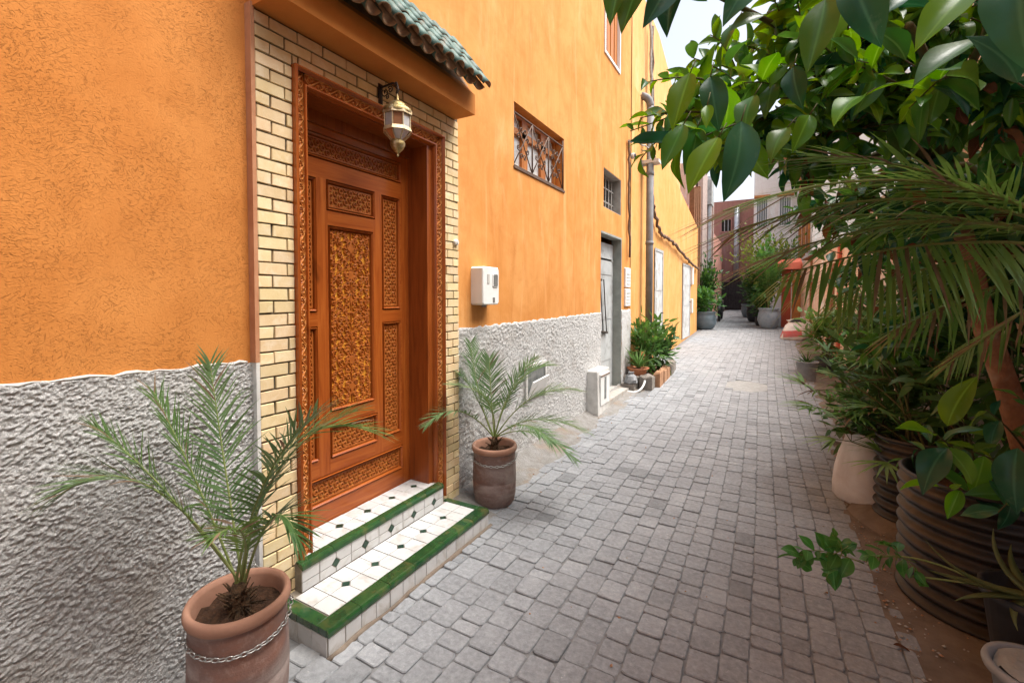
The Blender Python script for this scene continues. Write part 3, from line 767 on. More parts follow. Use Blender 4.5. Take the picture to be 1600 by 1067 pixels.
field(f_front, SY0 + .004, SY1 - .002, -.02, SZ - .032, SZ - .032, 0, .095, False)
# left end tiles and band of small dark tiles
f_left = lambda u, v, ww: (u, SY0 - ww, v)
for i in range(4):
    a = SX - .006 - (i + 1) * .1 + g_; tile([(a, SZ - .032), (a + .0975, SZ - .032), (a + .0975, -.005), (a, -.005)][::-1], f_left, 'white_tile')
for i in range(7):
    a = SX - .004 - (i + 1) * .052; tile([(a, SZ + .002), (a + .05, SZ + .002), (a + .05, SZ - .029), (a, SZ - .029)][::-1], f_left, 'glaze')
f_right = lambda u, v, ww: (u, SY1 + ww, v)
for i in range(4):
    a = SX - .006 - (i + 1) * .1 + g_; tile([(a, SZ - .032), (a + .0975, SZ - .032), (a + .0975, -.005), (a, -.005)], f_right, 'white_tile')
def nosing(y_0, y_1, x_, z_, wd):
    vs = []; pr = [(-wd, -.004), (-wd, .003), (-.012, .003), (-.003, .0), (.005, -.010), (.006, -.028), (0, -.030)]
    k = len(pr)
    for yy in (y_0 + .001, y_1 - .001): vs += [(x_ + a, yy, z_ + b) for a, b in pr]
    MB().add(vs, [(i, i + 1, k + i + 1, k + i) for i in range(k - 1)] + [tuple(range(k - 1, -1, -1)), tuple(range(k, 2 * k))]).build('nosing_tile', M['glaze'], step, org='c')
n = 7
for i in range(n):
    a = SY0 + (SY1 - SY0) * i / n; b = SY0 + (SY1 - SY0) * (i + 1) / n; nosing(a, b, SX, SZ + rng.uniform(-.001, .001), .076)
n = 6
for i in range(n):
    a = RY0 + (RY1 - RY0) * i / n; b = RY0 + (RY1 - RY0) * (i + 1) / n; nosing(a, b, RX, RZ + rng.uniform(-.001, .001), .048)
tile([(SY0 + .002, -2.03), (SY0 + .066, -2.03), (SY0 + .066, -1.752), (SY0 + .002, -1.752)], f_tread, 'glaze', 'edge_tile')
tile([(SY1 - .050, -2.03), (SY1 - .002, -2.03), (SY1 - .002, -1.752), (SY1 - .050, -1.752)], f_tread, 'glaze', 'edge_tile')
# cement bead at the foot
MB().tube([(SX + .010 + rng.uniform(-.006, .008), SY0 - .01 + i * .075, .0) for i in range(19)], [.014 + rng.uniform(-.003, .004) for _ in range(19)], 6).build('foot_mortar', M['sand'], step, True)

# ---- windows and second door of the orange house
wn = MB(); xf = WX - .12
for (a, b, c, d) in ((3.77, 4.97, 2.82, 2.87), (3.77, 4.97, 3.37, 3.42), (3.77, 3.83, 2.87, 3.37), (4.91, 4.97, 2.87, 3.37), (4.12, 4.24, 2.87, 3.37), (4.56, 4.68, 2.87, 3.37), (3.83, 4.91, 3.20, 3.26)):
    wn.box(xf - .04, xf + .02, a, b, c, d)
win = wn.build('window', M['window_wood'], house); tag(win, 'wide wooden window behind wrought iron scroll grille')
for a, b in ((3.83, 4.12), (4.24, 4.56), (4.68, 4.91)):
    MB().box(xf - .02, xf - .012, a, b, 2.87, 3.20).build('pane', M['window_glass'], win)
    MB().box(xf - .022, xf - .014, a, b, 3.26, 3.37).build('pane', M['window_glass'], win)
gr = MB(); gx = WX - .012
def bar(mb, pts, r=.006): mb.tube([(gx, p[0], p[1]) for p in pts], r, 6)
for (p, q) in (((3.78, 2.835), (4.96, 2.835)), ((3.78, 3.33), (4.96, 3.33)), ((3.78, 2.835), (3.78, 3.40)), ((4.96, 2.835), (4.96, 3.40)), ((4.175, 2.835), (4.175, 3.33)), ((4.565, 2.835), (4.565, 3.33))): bar(gr, [p, q], .008)
for i in range(3):
    a, b = 3.785 + i * .39, 4.17 + i * .39; m_, h_ = (a + b) / 2, 3.08
    bar(gr, [(a, 2.84), (b, 3.325)]); bar(gr, [(b, 2.84), (a, 3.325)])
    for (sx, sy, ver) in ((-1, 0, 0), (1, 0, 0), (0, 1, 1), (0, -1, 1)):
        for s_ in (-1, 1):
            if ver: c = (m_ + s_ * .035, h_ + sy * .13)
            else: c = (m_ + sx * .095, h_ + s_ * .052)
            sp = spiral(*c, .034, (-s_ * 0 if ver else 0) + (math.pi if (ver and s_ > 0) else 0) + (0 if ver else (math.pi if sx > 0 else 0)), 1.15, (s_ * sy if ver else -s_ * sx), 1)
            bar(gr, [(p[0], p[1]) for p in sp], .0055)
MBg = gr.build('grille', M['rust_iron'], win, True)
MB().box(WX - .01, WX + .012, 3.76, 4.98, 2.80, 2.822).build('sill', M['rust_iron'], win)
# small barred opening
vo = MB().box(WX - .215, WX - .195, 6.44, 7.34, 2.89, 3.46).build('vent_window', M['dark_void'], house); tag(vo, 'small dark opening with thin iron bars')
for yb in (6.60, 6.75, 6.90, 7.05, 7.20): MB().tube([(WX - .12, yb, 2.89), (WX - .12, yb, 3.46)], .010, 6).build('bar', M['wire'], vo)
for zb in (3.05, 3.26): MB().tube([(WX - .128, 6.44, zb), (WX - .128, 7.34, zb)], .010, 6).build('bar', M['wire'], vo)
rv = MB(); rv.box(WX - .195, WX - .006, 7.325, 7.345, 2.885, 3.465); rv.box(WX - .195, WX - .006, 6.44, 7.325, 3.45, 3.47); rv.box(WX - .195, WX - .006, 6.44, 7.325, 2.88, 2.90); rv.build('reveal', M['cement'], vo)
# upper wooden shutter window
uw = MB().box(WX - .05, WX - .03, 6.45, 7.19, 5.12, 7.0).build('shutter_window', M['window_wood'], house); tag(uw, 'upper orange wooden shutter with thin white frame')
fr = MB()
for (a, b, c, d) in ((6.43, 7.21, 5.09, 5.13), (6.43, 6.47, 5.13, 7.0), (7.17, 7.21, 5.13, 7.0)): fr.box(WX - .03, WX + .018, a, b, c, d)
fr.build('frame', M['white_plastic'], uw)
for yb in (6.63, 6.82, 7.01): MB().box(WX - .03, WX - .018, yb - .012, yb + .012, 5.13, 7.0).build('batten', M['window_wood'], uw)
# grey metal door
gd = MB().box(WX - .16, WX - .135, 6.33, 7.38, .10, 2.42).box(WX - .16, WX - .128, 6.33, 7.38, 2.15, 2.18).build('metal_door', M['grey_paint'], house); tag(gd, 'narrow grey metal door in deep cement reveal')
MB().box(WX - .16, WX - .125, 6.33, 6.40, .10, 2.42).build('frame', M['grey_paint'], gd)
for z_ in (.6, 1.25, 1.95): MB().box(WX - .135, WX - .128, 6.50, 7.26, z_ - .02, z_ + .30 if z_ > 1.9 else z_ + .45).build('panel', M['grey_paint'], gd)
hd = MB()
for dy in (0, .035): hd.tube([(WX - .105, 6.62 + dy * 5, 1.85), (WX - .10, 6.70 + dy * 5, 1.35 - dy), (WX - .105, 6.78 + dy * 5, 1.02)], .010, 6)
hd.tube([(WX - .105, 6.55, 1.84), (WX - .105, 6.68, 1.84)], .02, 6); hd.tube([(WX - .105, 6.7, 1.05), (WX - .105, 6.98, 1.02)], .018, 6)
hd.build('handle', M['black_iron'], gd)
rv = MB(); rv.box(WX - .16, WX + .004, 7.365, 7.385, 0, 2.53); rv.box(WX - .16, WX + .003, 6.33, 7.365, 2.505, 2.535); rv.build('reveal', M['green_cement'], gd)
MB().box(WX - .16, WX + .16, 6.30, 7.42, -.02, .115).build('threshold', M['cement'], gd)

# ================================================================== SMALL THINGS ON THE WALL
lan = thing('wall_lantern', (-1.92, 2.035, 2.42), 'brass lantern with glass panes hanging above the carved door', 'lantern')
LXc, LYc = -1.92, 2.035
def octring(r, z, n=8): return [(LXc + r * math.cos(2 * math.pi * (j + .5) / n), LYc + r * math.sin(2 * math.pi * (j + .5) / n), z) for j in range(n)]
MB().lathe([(.005, .37), (.010, .335), (.012, .325), (.030, .318), (.052, .300), (.056, .285), (.056, .278), (.080, .276), (.088, .262), (.086, .250)], 24, (LXc, LYc, 2.42)).build('crown', M['brass'], lan, True)
def ringband(z0, z1, r0, r1):
    a, b = octring(r0, z0), octring(r1, z1); c = octring(r1 - .012, z1); d = octring(r0 - .012, z0)
    return MB().add(a + b + c + d, [(j, (j + 1) % 8, 8 + (j + 1) % 8, 8 + j) for j in range(8)] + [(8 + j, 8 + (j + 1) % 8, 16 + (j + 1) % 8, 16 + j) for j in range(8)] + [(24 + j, j, (j + 1) % 8, 24 + (j + 1) % 8)[::1] for j in range(8)])
ringband(2.658, 2.676, .090, .088).build('band', M['brass_pale'], lan)
ringband(2.562, 2.584, .088, .080).build('band', M['brass_pale'], lan)
for j in range(8):
    def quad(r0, z0, r1, z1, sh=.86):
        a, b = octring(r0, z0), octring(r1, z1); j2 = (j + 1) % 8
        L_ = lambda p, q, t: tuple(p[i] * (1 - t) + q[i] * t for i in range(3))
        e = (1 - sh) / 2
        A, B, C, D = L_(a[j], a[j2], e), L_(a[j], a[j2], 1 - e), L_(b[j], b[j2], 1 - e), L_(b[j], b[j2], e)
        inn = lambda p: (LXc + (p[0] - LXc) * .96, LYc + (p[1] - LYc) * .96, p[2])
        return MB().add([A, B, C, D, inn(A), inn(B), inn(C), inn(D)], [(0, 1, 2, 3), (7, 6, 5, 4), (0, 4, 5, 1), (2, 6, 7, 3), (1, 5, 6, 2), (0, 3, 7, 4)])
    quad(.076, 2.584, .076, 2.658).build('pane', M['lamp_glass' if j % 3 else 'lamp_amber'], lan)
    quad(.078, 2.562, .034, 2.514).build('lower_pane', M['lamp_amber' if j % 3 else 'lamp_glass'], lan)
    a, b = octring(.078, 2.584), octring(.078, 2.660); MB().tube([a[j], b[j]], .004, 5).build('bar', M['brass_pale'], lan)
    a, b = octring(.082, 2.562), octring(.036, 2.514); MB().tube([a[j], b[j]], .0035, 5).build('bar', M['brass_pale'], lan)
MB().lathe([(.034, .098), (.044, .080), (.044, .066), (.034, .046), (.018, .028), (.006, .018), (.005, .010), (.008, .006), (.001, -.004)], 20, (LXc, LYc, 2.42)).build('finial', M['brass'], lan, True)
br = MB(); br.box(BX - .002, BX + .008, LYc - .016, LYc + .016, 2.755, 2.872)
br.tube([(BX + .008, LYc, 2.85), (LXc - .03, LYc, 2.856), (LXc, LYc, 2.84), (LXc + .008, LYc, 2.81), (LXc, LYc, 2.785)], .006, 8)
for cx_, cz_, r_, s_ in ((BX + .045, 2.815, .028, 1), (BX + .085, 2.822, .022, -1), (BX + .06, 2.785, .016, -1), (LXc - .01, 2.848, .016, 1)):
    br.tube([(p[0], LYc, p[1]) for p in spiral(cx_, cz_, r_, 2.5, 1.3, s_, 1)], .0035, 6)
for k in range(4): br.tube([(LXc + .008 * math.cos(q), LYc + .008 * (math.sin(q) if k % 2 else 0), 2.795 + .013 * k - .01 + .010 * math.sin(q)) for q in [i * .785 for i in range(8)]], .002, 5, closed=True)
br.build('bracket', M['black_iron'], lan, True)

def rounded_box(mb, x0, x1, y0, y1, z0, z1, c, m=0):
    poly = [(y0 + c, z0), (y1 - c, z0), (y1, z0 + c), (y1, z1 - c), (y1 - c, z1), (y0 + c, z1), (y0, z1 - c), (y0, z0 + c)]
    return mb.slab(poly, lambda u, v, ww: (ww, u, v), x0, x1, min(c, .008), m)
met = thing('electric_meter', (WX, 3.26, 1.53), 'white electric meter box on the orange wall', 'meter')
rounded_box(MB(), WX - .005, WX + .115, 3.055, 3.305, 1.525, 1.835, .014).build('case', M['white_plastic'], met)
rounded_box(MB(), WX + .105, WX + .122, 3.195, 3.285, 1.665, 1.79, .01).build('window_frame', M['white_plastic'], met)
rounded_box(MB(), WX + .11, WX + .1245, 3.205, 3.275, 1.675, 1.78, .006).build('window', M['grey_glass'], met)
MB().box(WX + .11, WX + .119, 3.12, 3.15, 1.70, 1.775).build('label_plate', M['cement_white'], met)
MB().box(WX + .11, WX + .118, 3.205, 3.235, 1.545, 1.585).build('slot', M['grey_glass'], met)
MB().tube([(WX + .03, 3.2, 1.525), (WX + .03, 3.2, 1.505)], .02, 8).build('cable_gland', M['grey_plastic'], met)

bell = thing('doorbell', (BX, 2.79, 2.0), 'small round white doorbell on the buff brick surround', 'doorbell')
def disc_x(r, x0, x1, y, z, n=20):
    mb = MB(); vs = [(xx, y + rr * math.cos(2 * math.pi * j / n), z + rr * math.sin(2 * math.pi * j / n)) for xx, rr in ((x0, r), (x1 - .004, r), (x1, r * .85)) for j in range(n)]
    return mb.add(vs, [(k * n + j, k * n + (j + 1) % n, (k + 1) * n + (j + 1) % n, (k + 1) * n + j) for k in range(2) for j in range(n)] + [tuple(range(2 * n, 3 * n))])
disc_x(.023, BX, BX + .02, 2.79, 2.0).build('plate', M['white_plastic'], bell); disc_x(.012, BX + .019, BX + .026, 2.79, 2.0).build('button', M['cement_white'], bell)

for i, (z0, z1, lb) in enumerate(((1.74, 2.07, 'upper white louvred box on orange wall beside the metal door'), (1.42, 1.715, 'lower white louvred box on orange wall beside the metal door'))):
    t_ = thing('louvred_box', (WX, 7.70, z0), lb, 'vent', 'white boxes beside the metal door')
    rounded_box(MB(), WX - .002, WX + .03, 7.55, 7.86, z0, z1, .01).build('case', M['white_plastic'], t_)
    for k in range(4): MB().box(WX + .028, WX + .036, 7.60, 7.81, z0 + .05 + k * .055, z0 + .07 + k * .055).build('slat', M['pale_paint'], t_)

ht = thing('broken_hatch', (WX, 4.19, .57), 'broken white hatch in the roughcast base behind the second palm', 'hatch')
MB().box(WX + .005, WX + .028, 3.97, 4.41, .565, .90).build('recess', M['grey_glass'], ht)
fr = MB()
for (a, b, c, d) in ((3.95, 4.43, .88, .91), (3.95, 3.985, .55, .88), (4.395, 4.43, .55, .88)): fr.box(WX + .01, WX + .04, a, b, c, d)
fr.build('frame', M['cement_white'], ht)
MB().add([(WX + .035, 3.99, .56), (WX + .035, 4.40, .60), (WX + .085, 4.40, .76), (WX + .085, 4.03, .735), (WX + .025, 3.99, .56), (WX + .025, 4.40, .60), (WX + .07, 4.40, .765), (WX + .07, 4.03, .74)], [(0, 1, 2, 3), (7, 6, 5, 4), (0, 4, 5, 1), (1, 5, 6, 2), (2, 6, 7, 3), (3, 7, 4, 0)]).build('flap', M['white_plastic'], ht)

cb = thing('utility_cabinet', (-2.02, 6.0, 0), 'low whitewashed utility cabinet with slotted door against the wall', 'cabinet')
mb = MB(); vs = []
rings = [(0, -1.925, 5.73, 6.27), (.30, -1.935, 5.74, 6.26), (.585, -1.945, 5.75, 6.25), (.60, -1.955, 5.76, 6.24)]
for (z, xf_, a, b) in rings: vs += [(-2.12, a, z), (xf_, a, z), (xf_, b, z), (-2.12, b, z)]
mb.add(vs, [(k * 4 + j, k * 4 + j + 1, (k + 1) * 4 + j + 1, (k + 1) * 4 + j) for k in range(3) for j in range(3)] + [(12, 13, 14, 15)]).build('case', M['cement_white'], cb)
MB().box(-1.95, -1.918, 5.82, 6.19, .13, .55).build('door', M['white_plastic'], cb)
MB().box(-1.93, -1.912, 5.97, 6.04, .20, .50).build('slot', M['grey_glass'], cb)
MB().tube([(-1.915, 5.82, .525), (-1.915, 6.19, .525)], .008, 6).build('hinge_bar', M['rust_iron'], cb)

# drain pipe with elbow, brackets
PY = 8.85
dp = thing('drain_pipe', (-1.98, PY, .1), 'thick grey drain pipe on the orange wall behind the agave', 'pipe')
MB().tube([(-1.98, PY, .1), (-1.98, PY, 5.15)], .068, 16).tube(bez((-1.98, PY, 5.13), (-1.98, PY, 5.34), (-2.14, PY - .08, 5.36), 6), .068, 16).build('tube', M['pipe'], dp, True)
for z_ in (2.6, 3.9): MB().lathe([(.070, -.03), (.077, -.03), (.077, .03), (.070, .03)], 16, (-1.98, PY, z_)).build('collar', M['pipe'], dp, True)
MB().box(-2.12, -1.80, PY - .12, PY + .12, 4.08, 4.14).build('bracket', M['cement_white'], dp)
# cables
def cable(name, pts, r, mat, lab, jit=.02, n=10, seed=1):
    r_ = random.Random(seed); out = []
    for a, b in zip(pts, pts[1:]):
        for i in range(n):
            t = i / n; out.append(tuple(a[k] * (1 - t) + b[k] * t + (r_.uniform(-jit, jit) if 0 < i else 0) for k in range(3)))
    out.append(pts[-1]); return tag(MB().tube(out, r, 6).build(name, M[mat], None, True), lab, 'cable')
X2 = -2.06
cable('wall_cable', [(X2, 9.32, 6.9), (X2, 9.33, 4.6), (X2, 9.30, 4.18), (X2, 9.45, 3.45), (X2, 9.55, 3.32), (X2, 10.3, 2.96), (X2, 11.2, 2.93), (X2, 12.3, 2.86), (X2, 13.6, 2.70), (X2, 14.9, 2.58), (X2, 16.5, 2.5)], .035, 'cable', 'thick bundled cable sagging along the far orange wall above two doors', .025)
cable('wall_cable', [(X2, 7.66, 4.2), (X2, 7.67, 3.4), (X2, 7.74, 2.25)], .022, 'cable', 'short brown cable running down beside the small barred opening', .012)
cable('wall_cable', [(X2, 9.12, 7.3), (X2, 9.2, 6.2), (X2, 9.28, 5.4), (X2, 9.2, 4.9)], .03, 'wire', 'pale cable pair climbing above the drain pipe', .012)
cable('wall_cable', [(-2.07, 7.62, 4.17), (-2.0, 8.0, 4.26), (-1.92, PY, 4.32), (-1.92, 9.0, 4.25), (-2.06, 9.3, 4.1)], .012, 'wire', 'thin grey wire looped round the top of the drain pipe', .02)
jb = thing('junction_box', (WX, 7.95, 4.0), 'small round junction box beside the drain pipe top', 'box')
disc_x(.05, WX, WX + .05, 7.98, 4.02).build('base', M['white_plastic'], jb); disc_x(.035, WX + .048, WX + .07, 7.98, 4.02).build('cap', M['black_plastic'], jb)

# ================================================================== LEFT ROW BEYOND THE HOUSE
h2 = thing('low_orange_house', (-2.12, 12, 0), 'paler orange house with sloping parapet and two grey doors', 'house')
X3 = -2.13
def poly_wall(name, mat, pts, x, th, parent):
    n = len(pts); vs = [(x, p[0], p[1]) for p in pts] + [(x - th, p[0], p[1]) for p in pts]
    return MB().add(vs, [tuple(range(n)), tuple(range(2 * n - 1, n - 1, -1))] + [(i, n + i, n + (i + 1) % n, (i + 1) % n) for i in range(n)]).build(name, mat, parent)
poly_wall('wall', M['orange_deep'], [(7.953, -.1), (16.75, .2), (16.75, 3.9), (9.4, 5.06), (9.0, 5.3), (7.953, 5.35)], X3, .25, h2)
poly_wall('upper_wall', M['orange_pale'], [(7.954, 4), (13.3, 3.5), (13.3, 6.3), (11.5, 7.0), (10.4, 7.3), (7.954, 7.35)], X3 - .03, 3.0, h2)
for (a, b, z0, z1, lb) in ((10.0, 10.75, .16, 2.56, 'pale grey narrow door'), (13.65, 14.95, .36, 2.46, 'grey wooden door with pale frame')):
    dd = MB().box(X3 - .01, X3 + .018, a, b, z0, z1).build('door', M['pale_paint'], h2); tag(dd, lb)
    MB().box(X3 + .015, X3 + .03, a - .06, a, z0, z1 + .06).box(X3 + .015, X3 + .03, b, b + .06, z0, z1 + .06).box(X3 + .015, X3 + .03, a, b, z1, z1 + .06).build('frame', M['grey_paint'], dd)
    MB().tube([(X3 + .02, b - .1, z0 + 1.05), (X3 + .06, b - .1, z0 + 1.05), (X3 + .06, b - .22, z0 + 1.05)], .014, 6).build('handle', M['black_iron'], dd)
    for zz in (.35, .95, 1.55): MB().box(X3 + .017, X3 + .026, a + .1, b - .1, z0 + zz, z0 + zz + .45).build('panel', M['pale_paint'], dd)
t_ = thing('louvred_box', (X3, 15.3, 1.1), 'white meter boxes beside the far grey wooden door', 'vent')
rounded_box(MB(), X3, X3 + .06, 15.2, 15.5, 1.95, 2.5, .02).build('case', M['white_plastic'], t_); rounded_box(MB(), X3, X3 + .05, 15.25, 15.5, 1.05, 1.5, .02).build('case', M['white_plastic'], t_)
# house with tall posts
h3 = thing('post_fronted_house', (-2.6, 21, .5), 'pinkish house with tall brown and pale posts beyond the orange houses', 'house')
MB().box(-5, -2.45, 16.76, 30, 0, 4.75).build('wall', M['pink'], h3)
MB().box(-5, -2.52, 18.3, 24, 4.75, 6.6).build('upper_wall', M['peach'], h3)
for i, y in enumerate((17.0, 17.5, 18.0, 18.5)): MB().box(-2.45, -2.28, y, y + .22, .3, 5.35 + .12 * i).build('post', M['brown_post'], h3)
MB().box(-2.45, -2.26, 19.1, 20.6, .3, 6.7).build('pier', M['pale_post'], h3)
MB().tube([(-2.22, 20.9, .4), (-2.22, 20.9, 6.6)], .10, 10).build('pipe', M['pipe_white'], h3)
MB().box(-2.6, -2.1, 20.6, 21.4, 5.4, 6.4).build('balcony_box', M['grey_paint'], h3)
for i in range(3): MB().box(-2.45, -2.3, 21.6 + i * .9, 21.9 + i * .9, .4, 6.0).build('post', M['pale_post'], h3)
# end of the alley
h4 = thing('rose_end_house', (-2, 31, .7), 'dusty rose house closing the end of the alley', 'house')
holed_b = MB(); holed_b.box(-7, -.8, 31.0, 38, .4, 7.4); holed_b.build('wall', M['mauve'], h4)
wv = MB().box(-2.56, -2.05, 30.96, 30.998, 5.55, 6.25).build('window', M['dark_void'], h4)
MB().box(-2.64, -2.56, 30.93, 31.0, 5.47, 6.33).box(-2.05, -1.97, 30.93, 31.0, 5.47, 6.33).box(-2.56, -2.05, 30.93, 31.0, 6.25, 6.33).box(-2.56, -2.05, 30.93, 31.0, 5.47, 5.55).build('frame', M['mauve'], wv)
for k in range(2): MB().box(-2.42 + k * .2, -2.38 + k * .2, 30.945, 30.957, 5.55, 6.25).build('bar', M['grey_paint'], wv)
ep = thing('drain_pipe', (-1.72, 30.8, 2.4), 'pale shiny pipe down the dusty rose end house', 'pipe')
MB().tube([(-1.72, 30.85, 2.5), (-1.72, 30.85, 7.0)], .15, 12).build('tube', M['pipe_white'], ep, True)
MB().lathe([(.01, -.28), (.30, -.25), (.33, 0), (.2, .12), (.15, .15)], 14, (-1.72, 30.7, 2.55)).build('hopper', M['black_iron'], ep, True)
for zz in (4.0, 5.6): MB().lathe([(.155, -.05), (.18, -.05), (.18, .05), (.155, .05)], 12, (-1.72, 30.85, zz)).build('collar', M['pipe_white'], ep, True)
gt = thing('metal_gate', (-1.9, 30, .75), 'dark slatted metal gate at the end of the alley', 'gate')
MB().box(-3.2, -.2, 30.05, 30.09, .78, 2.42).build('backing', M['dark_gate'], gt)
for i in range(22): MB().box(-3.18 + i * .137, -3.10 + i * .137, 30.0, 30.045, .80, 2.40).build('slat', M['dark_gate'], gt)
for z_ in (.85, 1.6, 2.36): MB().box(-3.2, -.2, 29.96, 29.998, z_, z_ + .06).build('rail', M['dark_gate'], gt)
# right-hand far houses
h5 = thing('white_end_house', (1.5, 29, .7), 'sunlit white house with grilled windows right of the rose house', 'house')
MB().box(-.78, 6, 29.5, 36, .4, 9.5).build('wall', M['white_wall'], h5)
for (a, b, c, d) in ((-.62, -.12, 5.5, 7.0), (.5, 1.0, 5.5, 7.0), (.45, .95, 7.9, 9.0)):
    wv = MB().box(a, b, 29.44, 29.498, c, d).build('window', M['grey_glass'], h5)
    MB().box(a - .07, a, 29.41, 29.5, c - .07, d + .07).box(b, b + .07, 29.41, 29.5, c - .07, d + .07).box(a, b, 29.41, 29.5, d, d + .07).box(a, b, 29.41, 29.5, c - .07, c).build('frame', M['white_plastic'], wv)
    for k in range(4): MB().box(a + .08 + k * .11, a + .10 + k * .11, 29.40, 29.415, c, d).build('bar', M['white_plastic'], wv)
    MB().box(a - .15, b + .15, 29.2, 29.5, d + .1, d + .22).build('hood', M['ochre'], wv)
h6 = thing('white_side_house', (2.0, 20, .4), 'tall pale house rising behind the red doorway', 'house')
MB().box(1.35, 6, 19.6, 29.2, .3, 8.8).build('wall', M['white_wall'], h6)
for i, yy in enumerate((20.6, 23.2, 26)):
    for zz in (3.4, 6.1):
        wv = MB().box(1.30, 1.348, yy, yy + .9, zz, zz + 1.4).build('window', M['brown_post'], h6)
        MB().box(1.27, 1.35, yy - .1, yy, zz - .1, zz + 1.5).box(1.27, 1.35, yy + .9, yy + 1.0, zz - .1, zz + 1.5).box(1.27, 1.35, yy, yy + .9, zz + 1.4, zz + 1.5).build('frame', M['ochre'], wv)
MB().box(1.2, 6, 19.5, 29.3, 8.8, 9.0).build('cornice', M['white_wall'], h6)
# red doorway projecting into the lane
rp = thing('red_doorway', (.8, 19, .45), 'red painted doorway with tiled cap projecting on the right', 'doorway')
MB().box(.42, .70, 18.9, 19.3, .38, 2.55).build('pillar', M['red_paint'], rp)
MB().box(.70, .735, 18.93, 19.28, .40, 2.5).build('white_strip', M['white_wall'], rp)
MB().box(.735, 1.0, 18.92, 19.28, .40, 2.5).build('tiled_panel', M['ochre'], rp)
for k in range(8): MB().box(.745, .99, 18.905, 18.919, .45 + k * .25, .68 + k * .25).build('tile', M['ochre'], rp)
MB().box(1.0, 1.4, 18.95, 19.5, .38, 2.6).build('pier', M['white_wall'], rp)
cap = MB()
vs = [(.12, 18.55, 2.52), (1.05, 18.55, 2.52), (1.05, 19.4, 2.52), (.12, 19.4, 2.52), (.22, 18.62, 2.72), (1.0, 18.62, 2.78), (1.0, 19.4, 2.95), (.25, 19.4, 2.9)]
cap.add(vs, [(3, 2, 1, 0), (0, 1, 5, 4), (1, 2, 6, 5), (2, 3, 7, 6), (3, 0, 4, 7), (4, 5, 6, 7)]).build('cap', M['red_paint'], rp)
# right boundary wall
rw = thing('right_boundary_wall', (1.5, 8, 0), 'flaking painted wall behind the plants and drums', 'wall')
def slant_wall(name, ya, yb, z0, z1, mat, off=0, th=.25):
    xw = lambda y: 1.72 - .036 * (y + 1) + off
    vs = [(xw(ya), ya, z0), (xw(yb), yb, z0), (xw(yb), yb, z1), (xw(ya), ya, z1)]; vs += [(v[0] + th, v[1], v[2]) for v in vs]
    return MB().add(vs, [(3, 2, 1, 0), (4, 5, 6, 7), (0, 1, 5, 4), (2, 3, 7, 6), (1, 2, 6, 5), (3, 0, 4, 7)]).build(name, mat, rw)
slant_wall('painted_wall', -9, 9.5, -.1, 2.9, M['mural'])
slant_wall('peach_wall', 9.501, 18.9, -.1, 2.75, M['peach'])
slant_wall('coping', -9, 9.5, 2.901, 2.98, M['cement'], -.04, .33)
slant_wall('shade_storey', -9, 6.6, 2.981, 5.7, M['cement_white'], .02, 2.0)  # unseen storey added to shade the near part of the alley
for k, yy in enumerate((11.2, 13.4, 15.8)):
    xw = 1.72 - .036 * (yy + 1)
    MB().box(xw - .05, xw - .002, yy, yy + .28, .2, 2.7).build('pilaster', M[['red_paint', 'white_wall', 'brown_post'][k]], rw)
wv = MB().box(1.72 - .036 * 13 - .03, 1.72 - .036 * 13.0 + .03, 12.0, 12.9, .3, 2.3).build('door', M['brown_post'], rw)
for k in range(3): MB().box(1.72 - .036 * 13 - .045, 1.72 - .036 * 13 - .03, 12.1 + .26 * k, 12.3 + .26 * k, .4, 2.2).build('panel', M['brown_post'], wv)

# ================================================================== PLANT BUILDERS
def leaflet(mb, p, d, up, L, wd, droop, m=0, segs=3):
    d = d.normalized(); side = d.cross(up); side = side.normalized() if side.length > 1e-5 else d.orthogonal().normalized()
    q = p.copy(); vs = []; fs = []; dd = d.copy()
    for i in range(segs + 1):
        t = i / segs; wv_ = wd * (.55 + 1.0 * t if t < .4 else (1.0 - t) / .6 * .95 + .02)
        vs += [q + side * wv_ * .5, q - side * wv_ * .5]
        dd = (dd + Vector((0, 0, -droop / segs))).normalized(); q = q + dd * (L / segs)
    for i in range(segs): fs.append((2 * i, 2 * i + 1, 2 * i + 3, 2 * i + 2))
    mb.add(vs, fs, m)
def frond(name, parent, P0, P1, P2, n, L, wd, mats, droop=.35, sweep=.75, lift=.25, tipm=None, start=.22, rr=.006, segs=3, up0=Vector((0, 0, 1)), hang=0, stiff=.12):
    pts = bez(P0, P1, P2, 24); mb = MB()
    mb.tube(pts, [rr * (1 - .75 * i / 24) for i in range(25)], 6, 1)
    for i in range(n):
        t = start + (1 - start) * (i + .5) / n
        k = min(23, int(t * 24)); p = pts[k].lerp(pts[k + 1], t * 24 - k); tg = (pts[k + 1] - pts[k]).normalized()
        side = tg.cross(up0); side = side.normalized() if side.length > 1e-4 else tg.orthogonal().normalized()
        nrm = side.cross(tg).normalized()
        env = math.sin(math.pi * (.18 + .74 * (t - start) / (1 - start))) ** .6
        for s_ in (-1, 1):
            if rng.random() < .04: continue
            sw = sweep + .55 * (t - .5) + rng.gauss(0, stiff)
            d = (side * s_ * max(.15, 1 - .45 * t) + tg * sw + nrm * (lift + rng.gauss(0, stiff)) + Vector((0, 0, -hang))).normalized()
            leaflet(mb, p, d, nrm, L * env * rng.uniform(.82, 1.12), wd * rng.uniform(.8, 1.15), droop * rng.uniform(.5, 1.5), 2 if (tipm and rng.random() < tipm(t)) else 0, segs)
    return mb.build(name, mats, parent)

